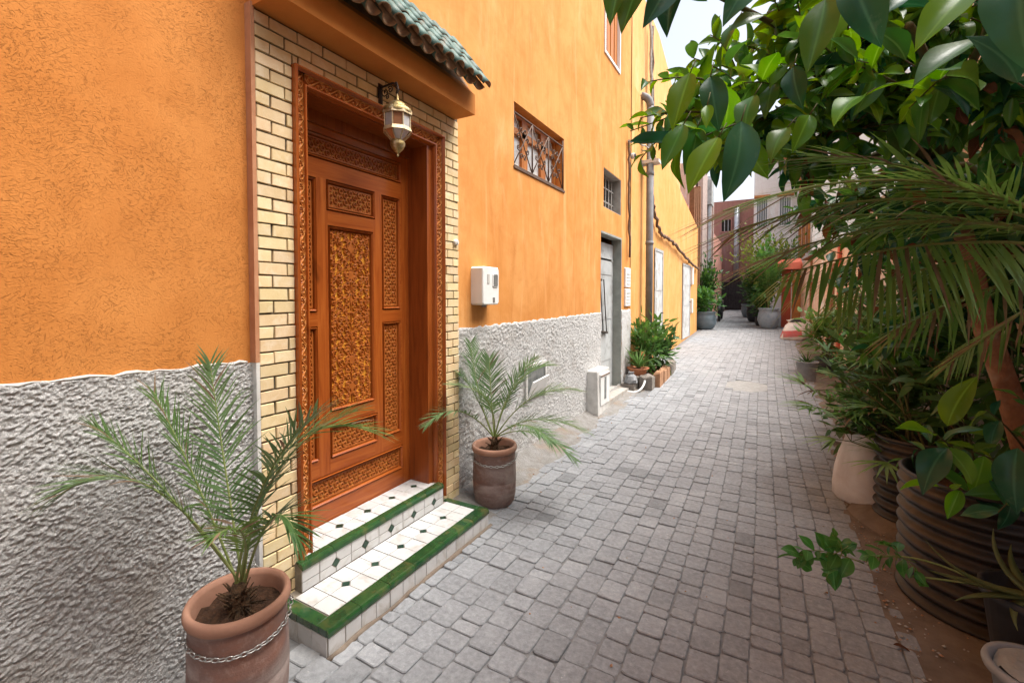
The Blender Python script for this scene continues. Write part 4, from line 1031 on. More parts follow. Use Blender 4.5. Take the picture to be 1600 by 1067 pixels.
def pot_profile(r, h, belly=1.0):
    return [(r * .80, 0), (r * .90 * belly, h * .06), (r * .97 * belly, h * .18), (r * 1.0 * belly, h * .40), (r * .985, h * .41), (r * 1.0, h * .43), (r * .985, h * .66), (r * .97, h * .68), (r * .985, h * .70), (r * .96, h * .86), (r * .955, h * .90)]
def terracotta_pot(parent, c, r, h):
    MB().lathe(pot_profile(r, h), 48, c, 0, .006).build('pot', M['terracotta'], parent, True)
    MB().lathe([(r * .95, h * .89), (r * 1.02, h * .905), (r * 1.05, h * .935), (r * 1.045, h * .97), (r * 1.0, h), (r * .93, h * .995), (r * .88, h * .96), (r * .86, h * .80)], 48, c, 0, .006).build('rim', M['terra_rim'], parent, True)
    mb = MB(); n = 26; vs = [(c[0], c[1], c[2] + h * .88)]; fs = []
    for k in range(1, 6):
        for j in range(n): q = 2 * math.pi * j / n; vs.append((c[0] + r * .88 * k / 5 * math.cos(q), c[1] + r * .88 * k / 5 * math.sin(q), c[2] + h * .86 + rng.uniform(-.012, .014)))
    for j in range(n): fs.append((0, 1 + j, 1 + (j + 1) % n))
    for k in range(4):
        for j in range(n): fs.append((1 + k * n + j, 1 + (k + 1) * n + j, 1 + (k + 1) * n + (j + 1) % n, 1 + k * n + (j + 1) % n))
    mb.add(vs, fs).build('soil', M['soil'], parent, True)
def palm_heart(parent, c, z, r, h):
    mb = MB(); mb.lathe([(r, -.03), (r * 1.1, 0), (r * .95, h * .5), (r * .6, h), (.001, h * 1.02)], 12, (c[0], c[1], z), 0, .08)
    for i in range(26):
        q = rng.uniform(0, 6.28); z0 = z + rng.uniform(0, h * .7); d = Vector((math.cos(q), math.sin(q), rng.uniform(.3, 1.4))).normalized()
        a = Vector((c[0], c[1], z0)) + Vector((math.cos(q), math.sin(q), 0)) * r * .7; mb.tube([a, a + d * rng.uniform(.03, .07)], [.006, .002], 4)
    for i in range(22):
        q = rng.uniform(0, 6.28); a = Vector((c[0], c[1], z + .01)) + Vector((math.cos(q), math.sin(q), 0)) * r * .9; b = a + Vector((math.cos(q), math.sin(q), 0)) * rng.uniform(.03, .08) + Vector((0, 0, -.02)); mb.tube([a, b], [.003, .0015], 4)
    mb.build('heart', M['bark'], parent, True)
def chain(c, r, z, q0, q1, sag, lab, anchor):
    mb = MB(); n = int(r * abs(q1 - q0) / .021)
    for i in range(n):
        t = i / (n - 1); q = q0 + (q1 - q0) * t; zz = z - sag * 4 * t * (1 - t)
        p = Vector((c[0] + r * math.cos(q), c[1] + r * math.sin(q), zz)); tg = Vector((-math.sin(q), math.cos(q), 0)); nr = Vector((math.cos(q), math.sin(q), 0))
        b = Vector((0, 0, 1)) if i % 2 else nr
        mb.tube([p + tg * .0145 * math.cos(a) * (1.0) + b * .0075 * math.sin(a) for a in [k * .785 for k in range(8)]], .0024, 5, closed=True)
    a0 = Vector((c[0] + r * math.cos(q1), c[1] + r * math.sin(q1), z)); m_ = int((Vector(anchor) - a0).length / .021)
    for i in range(m_):
        t = i / max(1, m_); p = a0.lerp(Vector(anchor), t) + Vector((0, 0, -.03 * 4 * t * (1 - t))); tg = (Vector(anchor) - a0).normalized(); b = Vector((0, 0, 1)) if i % 2 else tg.cross(Vector((0, 0, 1))).normalized()
        mb.tube([p + tg * .0145 * math.cos(a) + b * .0075 * math.sin(a) for a in [k * .785 for k in range(8)]], .0024, 5, closed=True)
    return tag(mb.build('chain', M['steel'], None, True), lab, 'chain')

# ---- potted palm 1 (nearest)
C1 = (-1.735, .970, 0); H1 = .470; R1 = .170
p1 = thing('potted_palm', C1, 'young palm in terracotta pot left of the tiled doorstep', 'potted plant', 'palms in terracotta pots')
terracotta_pot(p1, C1, R1, H1); palm_heart(p1, C1, H1 * .88, .035, .10)
b1 = Vector((C1[0], C1[1], H1 + .03))
PM = [M['palm_grey'], M['stalk'], M['palm_tip']]; PG = [M['palm'], M['stalk'], M['palm_tip']]
F1 = [((225, 672, 1.50), (95, 772, 1.38), .20, PM), ((240, 730, 1.55), (150, 668, 1.48), .17, PG), ((315, 760, 1.68), (240, 612, 1.64), .19, PG), ((352, 740, 1.78), (328, 565, 1.80), .20, PM),
      ((410, 600, 1.72), (600, 678, 1.95), .22, PG), ((402, 690, 1.68), (560, 640, 1.80), .20, PG), ((398, 720, 1.60), (500, 640, 1.55), .20, PM),
      ((430, 730, 1.60), (468, 850, 1.62), .17, PG), ((405, 790, 1.52), (330, 840, 1.38), .14, PG)]
for (c_, t_, L_, mt) in F1:
    frond('frond', p1, b1 + Vector((rng.uniform(-.015, .015), rng.uniform(-.015, .015), 0)), at(*c_), at(*t_), 36, L_, .0105, mt, .30, .85, .22, lambda t: .06 + .10 * (t > .8), .26, .0055)
chain(C1, R1 * 1.005 + .005, .395, math.radians(-118), math.radians(60), .045, 'steel chain around the nearest terracotta pot', (WX + .05, 1.18, .44))
# ---- potted palm 2
C2 = (-1.835, 2.985, 0); H2 = .455; R2 = .168
p2 = thing('potted_palm', C2, 'young palm in terracotta pot right of the doorstep below the meter', 'potted plant', 'palms in terracotta pots')
terracotta_pot(p2, C2, R2, H2); palm_heart(p2, C2, H2 * .88, .032, .11)
b2 = Vector((C2[0], C2[1], H2 + .04))
F2 = [((748, 640, 3.45), (735, 535, 3.55), .22), ((715, 610, 3.3), (665, 665, 3.1), .18), ((740, 600, 3.5), (718, 585, 3.5), .2), ((765, 600, 3.55), (765, 560, 3.65), .22), ((800, 570, 3.5), (862, 570, 3.65), .22), ((830, 590, 3.5), (908, 612, 3.6), .24),
      ((830, 630, 3.45), (918, 675, 3.45), .22), ((835, 650, 3.35), (898, 718, 3.25), .22), ((790, 600, 3.65), (835, 560, 3.8), .2), ((780, 600, 3.3), (700, 600, 3.25), .16), ((820, 640, 3.2), (860, 690, 3.05), .18)]
for (c_, t_, L_) in F2:
    frond('frond', p2, b2, at(*c_), at(*t_), 36, L_ * .92, .0115, PM, .28, .85, .2, lambda t: .03, .26, .0055)
chain(C2, R2 * 1.005 + .004, .372, math.radians(30), math.radians(-150), .038, 'steel chain around the second terracotta pot', (WX + .04, 2.86, .45))

# ---- generic foliage bush
def bush(name, c, h, r, n, lf, mat, parent, zc=.55, flat=1.0, wd=.5, droop=.3):
    mb = MB(); nst = 9; tips = []
    st = MB()
    for i in range(nst):
        q = 2 * math.pi * i / nst + rng.uniform(-.3, .3); rr = r * rng.uniform(.3, .85)
        e = Vector((c[0] + rr * math.cos(q), c[1] + rr * math.sin(q), c[2] + h * rng.uniform(.5, .95))); b_ = Vector((c[0] + .03 * math.cos(q), c[1] + .03 * math.sin(q), c[2]))
        pts = bez(b_, b_.lerp(e, .5) + Vector((0, 0, h * .15)), e, 6); st.tube(pts, [.008 * (1 - i_ / 8) for i_ in range(7)], 5); tips += pts[2:]
    for i in range(n):
        t = rng.choice(tips); p = t + Vector((rng.gauss(0, r * .28), rng.gauss(0, r * .28), rng.gauss(0, h * .12)))
        d = (p - Vector((c[0], c[1], c[2] + h * .35))).normalized() + Vector((rng.gauss(0, .5), rng.gauss(0, .5), rng.gauss(.1, .4)))
        leaflet(mb, p, d, Vector((rng.gauss(0, .4), rng.gauss(0, .4), 1)), lf * rng.uniform(.6, 1.25), lf * wd * rng.uniform(.8, 1.2), droop, 0, 3)
    a = mb.build(name, M[mat], parent); st.build('stem', M['twig'], parent, True); return a
def blades(parent, c, n, L, wd, mat, spread=1.0, zlift=1.0, droop=.25, nm='blade'):
    for i in range(n):
        q = i * 2.4 + rng.uniform(-.2, .2); el = rng.uniform(.25, 1.3)
        d = Vector((math.cos(q) * spread * math.cos(el), math.sin(q) * spread * math.cos(el), math.sin(el) * zlift)).normalized()
        mb = MB(); k = 6; vs = []; p = Vector(c); dd = d.copy(); Lq = L * rng.uniform(.75, 1.1)
        for j in range(k + 1):
            t = j / k; s_ = dd.cross(Vector((0, 0, 1))); s_ = s_.normalized() if s_.length > 1e-4 else Vector((1, 0, 0)); n_ = s_.cross(dd).normalized()
            ww = wd * (1 - t ** 1.6) * .5 + .0005
            vs += [p + s_ * ww + n_ * ww * .35, p - n_ * ww * .30, p - s_ * ww + n_ * ww * .35, p + n_ * ww * .10]
            dd = (dd + Vector((0, 0, -droop / k))).normalized(); p = p + dd * Lq / k
        mb.add(vs, [(4 * j + a, 4 * j + (a + 1) % 4, 4 * j + 4 + (a + 1) % 4, 4 * j + 4 + a) for j in range(k) for a in range(4)]).build(nm, M[mat], parent, True)

# ---- planting bed by the second door
kb = thing('stone_kerb', (-1.8, 7.9, .02), 'low kerb of stones and clay blocks around the wall bed', 'kerb')
for i, (x0, y0_, sx, sy, h_, mt) in enumerate(((-2.08, 7.50, .24, .18, .20, 'stone'), (-1.83, 7.48, .22, .20, .22, 'stone'), (-1.66, 7.72, .13, .34, .24, 'clay_block'), (-1.66, 8.08, .12, .28, .21, 'clay_block'), (-1.67, 8.40, .13, .32, .20, 'clay_block'), (-1.69, 8.76, .15, .34, .19, 'stone'), (-1.72, 9.12, .15, .28, .2, 'stone'))):
    j = lambda: rng.uniform(-.015, .015)
    poly = [(x0 + j(), y0_ + j()), (x0 + sx / 2, y0_ + j()), (x0 + sx + j(), y0_ + j()), (x0 + sx + j(), y0_ + sy + j()), (x0 + sx / 2, y0_ + sy + j()), (x0 + j(), y0_ + sy + j())]
    MB().slab(poly, lambda u, v, ww: (u, v, zg(v) + ww + .02 * math.sin(u * 31 + v * 17)), -.03, h_, .02).build('block', M[mt], kb, org='c')
MB().box(-2.12, -1.62, 7.62, 9.3, -.05, .20).build('soil', M['soil'], kb)
ag = thing('potted_agave', (-1.90, 7.72, .21), 'small agave in scalloped orange clay bowl on the kerb', 'potted plant')
mb = MB(); vs = []; n = 32
for (r_, z) in ((.10, 0), (.125, .05), (.145, .13), (.175, .155), (.18, .175), (.15, .17), (.13, .14)):
    for j in range(n): q = 2 * math.pi * j / n; k = r_ * (1 + (.05 * math.cos(8 * q * 2) if z > .14 else 0)); vs.append((-1.90 + k * math.cos(q), 7.72 + k * math.sin(q), .215 + z))
mb.add(vs, [(i * n + j, i * n + (j + 1) % n, (i + 1) * n + (j + 1) % n, (i + 1) * n + j) for i in range(6) for j in range(n)]).build('bowl', M['clay_orange'], ag, True)
MB().lathe([(.13, 0), (.06, .02), (.001, .03)], 16, (-1.90, 7.72, .36)).build('soil', M['soil'], ag, True)
blades(ag, (-1.90, 7.72, .39), 30, .42, .045, 'agave', .9, 1.0, .25)
for (cx_, cy_, h_, r_, mt, lb) in ((-1.92, 8.25, 1.05, .34, 'bush', 'tall leafy shrub behind the agave against the drain pipe'), (-1.75, 8.75, .75, .26, 'bush_dark', 'darker drooping shrub at the far end of the wall bed')):
    t_ = thing('shrub', (cx_, cy_, .2), lb, 'shrub'); bush('foliage', (cx_, cy_, .2), h_, r_, 420, .15, mt, t_, wd=.42)
blg = thing('plastic_bag', (-1.93, 7.36, .03), 'crumpled grey plastic bag at the kerb corner', 'bag')
mb = MB(); vs = []; n = 14
for i, (r_, z) in enumerate(((.05, .0), (.10, .04), (.11, .10), (.08, .17), (.03, .22), (.05, .25))):
    for j in range(n): q = 2 * math.pi * j / n; k = r_ * rng.uniform(.75, 1.2); vs.append((-1.93 + k * math.cos(q), 7.38 + k * math.sin(q), .16 + z * .8))
mb.add(vs, [(i * n + j, i * n + (j + 1) % n, (i + 1) * n + (j + 1) % n, (i + 1) * n + j) for i in range(5) for j in range(n)]).build('film', M['grey_plastic'], blg)
MB().box(-2.08, -1.86, 7.30, 7.46, .0, .17).build('stone', M['stone'], blg)
tag(MB().tube(bez((-2.06, 7.25, .10), (-1.72, 7.15, -.02), (-1.72, 7.46, .22), 12), .016, 8).build('hose', M['white_plastic'], None, True), 'short white hose lying by the kerb corner', 'hose')

# ---- far pots and shrubs
def lathe_pot(parent, c, r, h, mat, belly=1.15, nm='pot'):
    MB().lathe([(r * .62, 0), (r * .85, h * .1), (r * belly, h * .42), (r * 1.02, h * .75), (r * .92, h * .88), (r * 1.05, h * .95), (r * 1.05, h), (r * .9, h), (r * .85, h * .85), (.001, h * .84)], 24, c).build(nm, M[mat], parent, True)
def plant(name, c, r, h, potmat, lab, cat, spec, belly=1.15):
    z = zg(c[1]); t_ = thing(name, (c[0], c[1], z), lab, cat); lathe_pot(t_, (c[0], c[1], z), r, h, potmat, belly)
    for (bh, br, n_, lf, mt, dx, dy, dz) in spec: bush('foliage', (c[0] + dx, c[1] + dy, z + h * .85 + dz), bh, br, n_, lf, mt, t_)
    return t_
plant('potted_shrub', (-1.95, 17.4), .36, .62, 'slate_pot', 'round slate blue pot with bright green shrub by the far orange wall', 'potted plant', [(.9, .5, 420, .20, 'bush', 0, 0, 0)], 1.1)
t_ = thing('tall_bush', (-2.15, 19.6, zg(19.6)), 'tall dark bush overhanging the lane beside the scooter', 'bush')
bush('foliage', (-2.35, 19.3, zg(19)), 2.5, .62, 900, .20, 'bush_dark', t_); bush('foliage', (-2.1, 19.4, zg(19) + .9), 1.2, .5, 420, .18, 'bush', t_)
t_ = plant('potted_palm', (.02, 18.3), .31, .72, 'blue_pot', 'feathery palm in large blue grey urn before the red doorway', 'potted plant', [(2.3, .36, 500, .24, 'bush', -.05, .2, .1)], 1.12)
for i in range(14):
    q = i * .45 + .2; zz = zg(18.3) + .7; c0 = Vector((.02, 18.3, zz)); e = c0 + Vector((math.cos(q) * rng.uniform(.3, .75), math.sin(q) * .6, rng.uniform(.9, 1.9))); frond('frond', t_, c0, c0 + Vector((math.cos(q) * .15, math.sin(q) * .1, 1.3)), e, 24, .42, .022, [M['bush'], M['stalk'], M['palm_tip']], .5, .8, .2, None, .25, .01, 2)
t_ = thing('yellow_green_tree', (-.15, 20.5, zg(20.5)), 'small airy yellow green tree above the right-hand pots', 'tree')
MB().tube([(-.1, 20.5, .5), (-.12, 20.5, 1.6), (-.05, 20.6, 2.6)], [.05, .04, .02], 7).build('trunk', M['bark'], t_, True)
bush('crown', (-.15, 20.5, 1.7), 2.3, 1.05, 1100, .17, 'bush_yellow', t_); bush('crown', (.35, 20.8, 1.9), 2.0, .9, 600, .17, 'bush', t_)
plant('potted_shrub', (-.42, 20.9), .34, .62, 'black_plastic', 'black pot with dark leafy shrub on the right before the gate', 'potted plant', [(1.7, .36, 520, .2, 'bush_dark', 0, 0, 0), (1.3, .4, 200, .2, 'bush', .15, -.2, .1)], 1.0)
plant('potted_shrub', (-.72, 23.2), .34, .6, 'slate_pot', 'smaller slate pot with blue green shrub nearest the gate', 'potted plant', [(1.6, .32, 420, .2, 'bush_dark', 0, 0, 0)], 1.0)
plant('potted_shrub', (-.22, 19.2), .2, .35, 'black_plastic', 'low dark potted shrub beside the blue grey urn', 'potted plant', [(.8, .3, 260, .18, 'bush_dark', 0, 0, 0)], 1.0)
t_ = thing('potted_grass', (.60, 9.3, zg(9.3)), 'tuft of spiky grass in plain grey bucket on the right', 'potted plant')
MB().lathe([(.13, 0), (.165, .32), (.175, .32), (.175, .34), (.155, .34), (.15, .29), (.001, .28)], 24, (.60, 9.3, zg(9.3))).build('bucket', M['grey_plastic'], t_, True)
blades(t_, (.60, 9.3, zg(9.3) + .28), 40, .36, .022, 'bush', 1.1, .9, .5)
t_ = thing('potted_shrub', (.95, 10.2, zg(10.2)), 'leafy shrub in dark pot behind the grey bucket', 'potted plant'); lathe_pot(t_, (.95, 10.2, zg(10.2)), .18, .3, 'black_plastic'); bush('foliage', (.95, 10.2, zg(10.2) + .25), .9, .42, 420, .16, 'bush', t_)
# red and white sack
sk = thing('printed_sack', (.72, 15.4, zg(15.4)), 'slumped white sack with red print near the red doorway', 'sack')
mb = MB(); vs = []; n = 20; fm = []
rg = ((.30, .0), (.36, .10), (.33, .28), (.26, .44), (.16, .54), (.20, .60), (.05, .56))
for i, (r_, z) in enumerate(rg):
    for j in range(n): q = 2 * math.pi * j / n; k = r_ * (1 + .14 * math.sin(3 * q + z * 6) + rng.uniform(-.07, .07)); vs.append((.72 + 1.15 * k * math.cos(q), 15.4 + k * math.sin(q), zg(15.4) + z + .05 * math.cos(q)))
for i in range(len(rg) - 1):
    for j in range(n): mb.f.append((i * n + j, i * n + (j + 1) % n, (i + 1) * n + (j + 1) % n, (i + 1) * n + j)); mb.m.append(1 if i in (1,) and (j // 2) % 3 != 2 else 0)
mb.v = vs; mb.build('bag', [M['sack_white'], M['sack_red']], sk, True)
MB().tube(bez((.55, 15.3, zg(15.4) + .5), (.8, 15.15, zg(15.4) + .62), (.98, 15.3, zg(15.4) + .45), 8), [.02, .04, .05, .05, .04, .05, .05, .03, .02], 6).build('rag', M['black_plastic'], sk, True)

# ---- scooter
sct = thing('scooter', (-1.78, 21.3, zg(21.3)), 'black scooter parked against the tall bush on the left', 'scooter')
def wheel(c):
    z = zg(c[1]) + .27; n = 24
    wpts = [(c[0] + .06 * math.cos(q) * 0 , c[1] + .22 * math.cos(q), z + .22 * math.sin(q)) for q in [2 * math.pi * i / n for i in range(n)]]
    wv_ = MB().tube(wpts, .05, 8, closed=True).build('tyre', M['tyre'], sct, True)
    rm = MB(); rm.tube([(c[0], c[1] + .165 * math.cos(q), z + .165 * math.sin(q)) for q in [2 * math.pi * i / n for i in range(n)]], .018, 6, closed=True)
    for k in range(5): q = k * 1.257; rm.tube([(c[0], c[1], z), (c[0], c[1] + .165 * math.cos(q), z + .165 * math.sin(q))], .014, 5)
    rm.build('rim', M['steel'], wv_, True)
wheel((-1.76, 20.75)); wheel((-1.78, 22.0))
g0 = zg(21.3)
MB().tube([(-1.76, 20.75, g0 + .27), (-1.76, 20.95, g0 + .7), (-1.77, 21.02, g0 + 1.0)], [.03, .035, .03], 8).build('fork', M['steel'], sct, True)
MB().tube([(-2.02, 21.05, g0 + 1.02), (-1.77, 21.0, g0 + 1.0), (-1.50, 21.05, g0 + 1.02)], .018, 8).build('handlebar', M['black_iron'], sct, True)
MB().tube(bez((-1.76, 20.48, g0 + .42), (-1.76, 20.7, g0 + .66), (-1.76, 21.0, g0 + .52), 6), [.03, .06, .07, .07, .07, .06, .05], 8).build('mudguard', M['black_plastic'], sct, True)
MB().tube(bez((-1.77, 21.0, g0 + .85), (-1.77, 21.15, g0 + .2), (-1.78, 22.1, g0 + .62), 10), [.08, .14, .13, .11, .11, .12, .14, .15, .15, .13, .08], 10).build('body', M['black_plastic'], sct, True)
MB().tube([(-1.78, 21.4, g0 + .72), (-1.78, 21.7, g0 + .76), (-1.78, 22.1, g0 + .80)], [.09, .12, .08], 10).build('seat', M['black_iron'], sct, True)
MB().lathe([(.001, .07), (.06, .06), (.08, 0), (.06, -.05), (.001, -.06)], 12, (-1.77, 20.92, g0 + .92)).build('headlight', M['lamp_glass'], sct, True)

# ================================================================== RIGHT FOREGROUND: drums, sacks, pots
def ribbed(name, c, r, h, nr, lab, mat='drum'):
    t_ = thing(name, c, lab, 'drum'); pr = []
    for i in range(nr):
        for k in range(8):
            z = h * (i + k / 8) / nr; pr.append((r + .016 * math.sin(2 * math.pi * k / 8), z))
    pr += [(r + .012, h), (r - .005, h + .012), (r - .02, h), (r - .025, h * .8)]
    MB().lathe(pr, 64, c, 0, .004).build('shell', M[mat], t_, True)
    MB().lathe([(r - .015, 0), (.001, .03)], 24, (c[0], c[1], c[2] + h * .86)).build('soil', M['soil'], t_, True)
    return t_
ribbed('ribbed_drum', (1.0, 3.20, 0), .345, .66, 9, 'large rusty ribbed drum holding the broad-leaved plant')
ribbed('ribbed_drum', (.90, 4.10, .05), .205, .56, 8, 'small rusty ribbed drum between the white sack and large drum')
tag(MB().lathe([(.34, 0), (.33, .03), (.22, .07), (.001, .08)], 24, (.88, 4.08, -.01), 0, .05).build('mortar_foot', M['sand'], None, True), 'tan mortar foot under the small ribbed drum', 'foot')
ws = thing('woven_sack', (.70, 4.42, 0), 'pale woven sack filled with earth left of the small drum', 'sack')
mb = MB(); vs = []; n = 36
rg = [(.195, 0), (.215, .03), (.218, .12), (.205, .24), (.185, .36), (.165, .46), (.150, .52), (.155, .545), (.135, .53), (.12, .49)]
for i, (r_, z) in enumerate(rg):
    for j in range(n):
        q = 2 * math.pi * j / n; k = r_ * (1 + .03 * math.sin(4 * q + z * 9) + .02 * math.sin(9 * q - z * 20) * (z / .5)) + rng.uniform(-.002, .002)
        sq = 1 + .06 * math.cos(4 * q + .5); vs.append((.70 + k * sq * math.cos(q) + .03 * z, 4.42 + k * sq * math.sin(q), z + .012 * math.sin(2 * q + 1) * (z > .4)))
mb.add(vs, [(i * n + j, i * n + (j + 1) % n, (i + 1) * n + (j + 1) % n, (i + 1) * n + j) for i in range(len(rg) - 1) for j in range(n)]).build('bag', M['sack'], ws, True)
MB().lathe([(.14, 0), (.001, .02)], 20, (.71, 4.42, .49)).build('soil', M['soil'], ws, True)
# aloe pot and bucket
al = thing('potted_aloe', (.97, 2.62, 0), 'spotted aloe in black pot before the large drum', 'potted plant')
AC = (.97, 2.60, 0)
MB().lathe([(.115, 0), (.165, .36), (.18, .37), (.18, .40), (.16, .40), (.15, .34), (.001, .33)], 28, AC).build('pot', M['black_plastic'], al, True)
ab = Vector((AC[0] - .02, AC[1] - .04, .40))
for (tip, ctl) in (((1445, 842, 1.85), (1500, 915, 1.82)), ((1552, 825, 1.95), (1545, 890, 1.92)), ((1590, 985, 1.72), (1568, 935, 1.80)), ((1492, 938, 1.72), (1530, 925, 1.8)), ((1640, 880, 1.9), (1600, 900, 1.9)), ((1450, 890, 1.85), (1490, 905, 1.85)), ((1620, 950, 1.75), (1590, 925, 1.82)), ((1580, 850, 2.05), (1570, 890, 2.0))):
    pts = bez(ab, at(*ctl), at(*tip), 8); mb = MB(); vs = []
    for i, p in enumerate(pts):
        tg = (pts[min(8, i + 1)] - pts[max(0, i - 1)]).normalized(); s_ = tg.cross(Vector((0, 0, 1))).normalized(); n_ = s_.cross(tg); ww = .021 * (1 - (i / 8) ** 1.5) + .001
        vs += [p + s_ * ww + n_ * ww * .5, p - n_ * ww * .5, p - s_ * ww + n_ * ww * .5, p + n_ * ww * .15]
    mb.add(vs, [(4 * j + a, 4 * j + (a + 1) % 4, 4 * j + 4 + (a + 1) % 4, 4 * j + 4 + a) for j in range(8) for a in range(4)]).build('blade', M['aloe'], al, True)
bk = thing('cement_bucket', (.82, 2.17, 0), 'grey bucket filled with dried concrete at the lower right corner', 'bucket')
BC = (.845, 2.235, 0)
MB().lathe([(.09, 0), (.125, .26), (.145, .27), (.150, .285), (.145, .30), (.128, .30), (.12, .25)], 36, BC).build('shell', M['grey_plastic'], bk, True)
mb = MB(); vs = [(BC[0], BC[1], .305)]; n = 24
for k in range(1, 5):
    for j in range(n): q = 2 * math.pi * j / n; vs.append((BC[0] + .118 * k / 4 * math.cos(q), BC[1] + .118 * k / 4 * math.sin(q), .30 + rng.uniform(-.006, .008) - (.03 if k == 4 and 9 < j < 13 else 0)))
mb.add(vs, [(0, 1 + j, 1 + (j + 1) % n) for j in range(n)] + [(1 + k * n + j, 1 + (k + 1) * n + j, 1 + (k + 1) * n + (j + 1) % n, 1 + k * n + (j + 1) % n) for k in range(3) for j in range(n)]).build('concrete', M['concrete_pale'], bk, True)
tag(MB().tube(bez((.80, 2.20, .315), (.86, 2.23, .34), (.93, 2.22, .312), 6), [.010, .013, .012, .013, .012, .010, .006], 6).build('stick', M['bark'], None, True), 'short dry stick lying on the concrete bucket', 'stick')

# ================================================================== BROAD-LEAVED TREE
LEAFM = {}
def leaf_mesh(key, mat, ratio, curl, fold, tip=.12, bend=0.0, wave=.02):
    """ovate leaf, unit length along +X, normal +Z"""
    n = 10; vs = []; fs = []
    for i in range(n + 1):
        t = i / n
        ww = ratio * .5 * max(0, math.sin(math.pi * min(1, t * 1.04) ** .92)) ** .8 + (.010 if t < .99 else 0)
        x_ = t; z_ = -curl * t * t + .05 * math.sin(3 * t)
        wv_ = wave * math.sin(9 * t + 3 * bend); yb = bend * t * t; tws = 1 + .35 * bend * t
        vs += [(x_, yb + ww, z_ + fold * ww * tws + wv_), (x_, yb + ww * .5, z_ + fold * ww * .35 * tws), (x_, yb, z_), (x_, yb - ww * .5, z_ + fold * ww * .35 / tws), (x_, yb - ww, z_ + fold * ww / tws - wv_)]
    for i in range(n):
        for j in range(4): fs.append((5 * i + j, 5 * i + 5 + j, 5 * i + 6 + j, 5 * i + 1 + j))
    me = bpy.data.meshes.new('leaf'); me.from_pydata(vs, [], fs); me.materials.append(M[mat]); me.polygons.foreach_set('use_smooth', [True] * len(fs)); me.update()
    ra_ = me.attributes.new('rib', 'FLOAT', 'POINT'); ra_.data.foreach_set('value', [(0, .5, 1, .5, 0)[i % 5] for i in range(len(vs))])
    LEAFM[key] = (me, vs, fs); return me
KEYS = []
for mt in ('ficus', 'ficus_blue', 'ficus_new', 'leaf_dry'):
    for k, (ra, cu, fo) in enumerate(((.40, .12, .45), (.47, .26, .35), (.36, .04, .65), (.44, .42, .2), (.38, -.08, .5), (.42, .2, .8))): leaf_mesh((mt, k), mt, ra, cu, fo, .12, (-.1, .12, .05, -.16, .18, 0)[k], (.02, .035, .015, .04, .03, .025)[k]); KEYS.append((mt, k))
ft = thing('rubber_tree', (1.10, 3.28, .56), 'large dark glossy-leaved tree arching over the right side from the big drum', 'tree')
trunk_pts = [Vector((1.24, 3.36, .50)), at(1608, 720, 2.42), at(1575, 610, 2.42), at(1535, 500, 2.42), at(1515, 400, 2.45), at(1480, 280, 2.5)]
MB().tube(trunk_pts, [.062, .058, .052, .05, .044, .036], 12).build('trunk', M['trunk'], ft, True)
top = trunk_pts[-1]; fork = trunk_pts[-2]
LV = []          # (position, direction, normal, size, key)
tw_ = MB()
def twig(a, b, n, size, mats, droop=.2, spread=.8, rad=.004, bend=.0):
    a, b = Vector(a), Vector(b); mid = a.lerp(b, .5) + Vector((rng.gauss(0, .03), rng.gauss(0, .03), bend + .03)); pts = bez(a, mid, b, 8)
    tw_.tube(pts, [rad * (1 - .6 * i / 8) for i in range(9)], 5)
    for i in range(n):
        t = .15 + .85 * (i + .6) / n; k = min(7, int(t * 8)); p = pts[k].lerp(pts[k + 1], t * 8 - k); tg = (pts[k + 1] - pts[k]).normalized()
        q = i * 2.4 + rng.uniform(-.4, .4); s1 = tg.orthogonal().normalized(); s2 = tg.cross(s1)
        d = (tg * rng.uniform(.25, .75) + (s1 * math.cos(q) + s2 * math.sin(q)) * spread + Vector((0, 0, -droop - rng.random() * .25))).normalized()
        nrm = (Vector((0, 0, 1)) * .8 + Vector((rng.gauss(0, .4), rng.gauss(0, .4), rng.gauss(0, .3)))).normalized()
        LV.append((p, d, nrm, size * rng.choice((.5, .75, .9, 1.0, 1.1, 1.25)) * (.7 if i >= n - 2 else 1), (rng.choice(mats), rng.randrange(NV[0]))))
NV = [6]
FI = ['ficus'] * 5 + ['ficus_blue'] * 2 + ['ficus_new'] * 4
FD = ['ficus'] * 6 + ['ficus_blue'] * 3 + ['leaf_dry'] * 1
# limbs reaching over the lane (towards the camera)
limbs = [((1330, 110, 1.55), .03), ((1160, 150, 1.6), .022), ((1420, 40, 1.2), .025), ((1300, 280, 2.1), .022), ((1540, 60, 1.3), .025), ((1400, 330, 2.5), .02), ((1560, 330, 2.3), .022), ((1200, 20, 1.9), .02), ((1040, -40, 1.35), .018), ((1350, 200, 1.9), .02)]
lb = MB(); ends = []
for (e, r_) in limbs:
    E_ = at(*e); lb.tube(bez(top, top.lerp(E_, .45) + Vector((0, 0, .28)), E_, 10), [r_ * (1 - .6 * i / 10) for i in range(11)], 7); ends.append(E_)
lb.build('limb', M['twig'], ft, True)
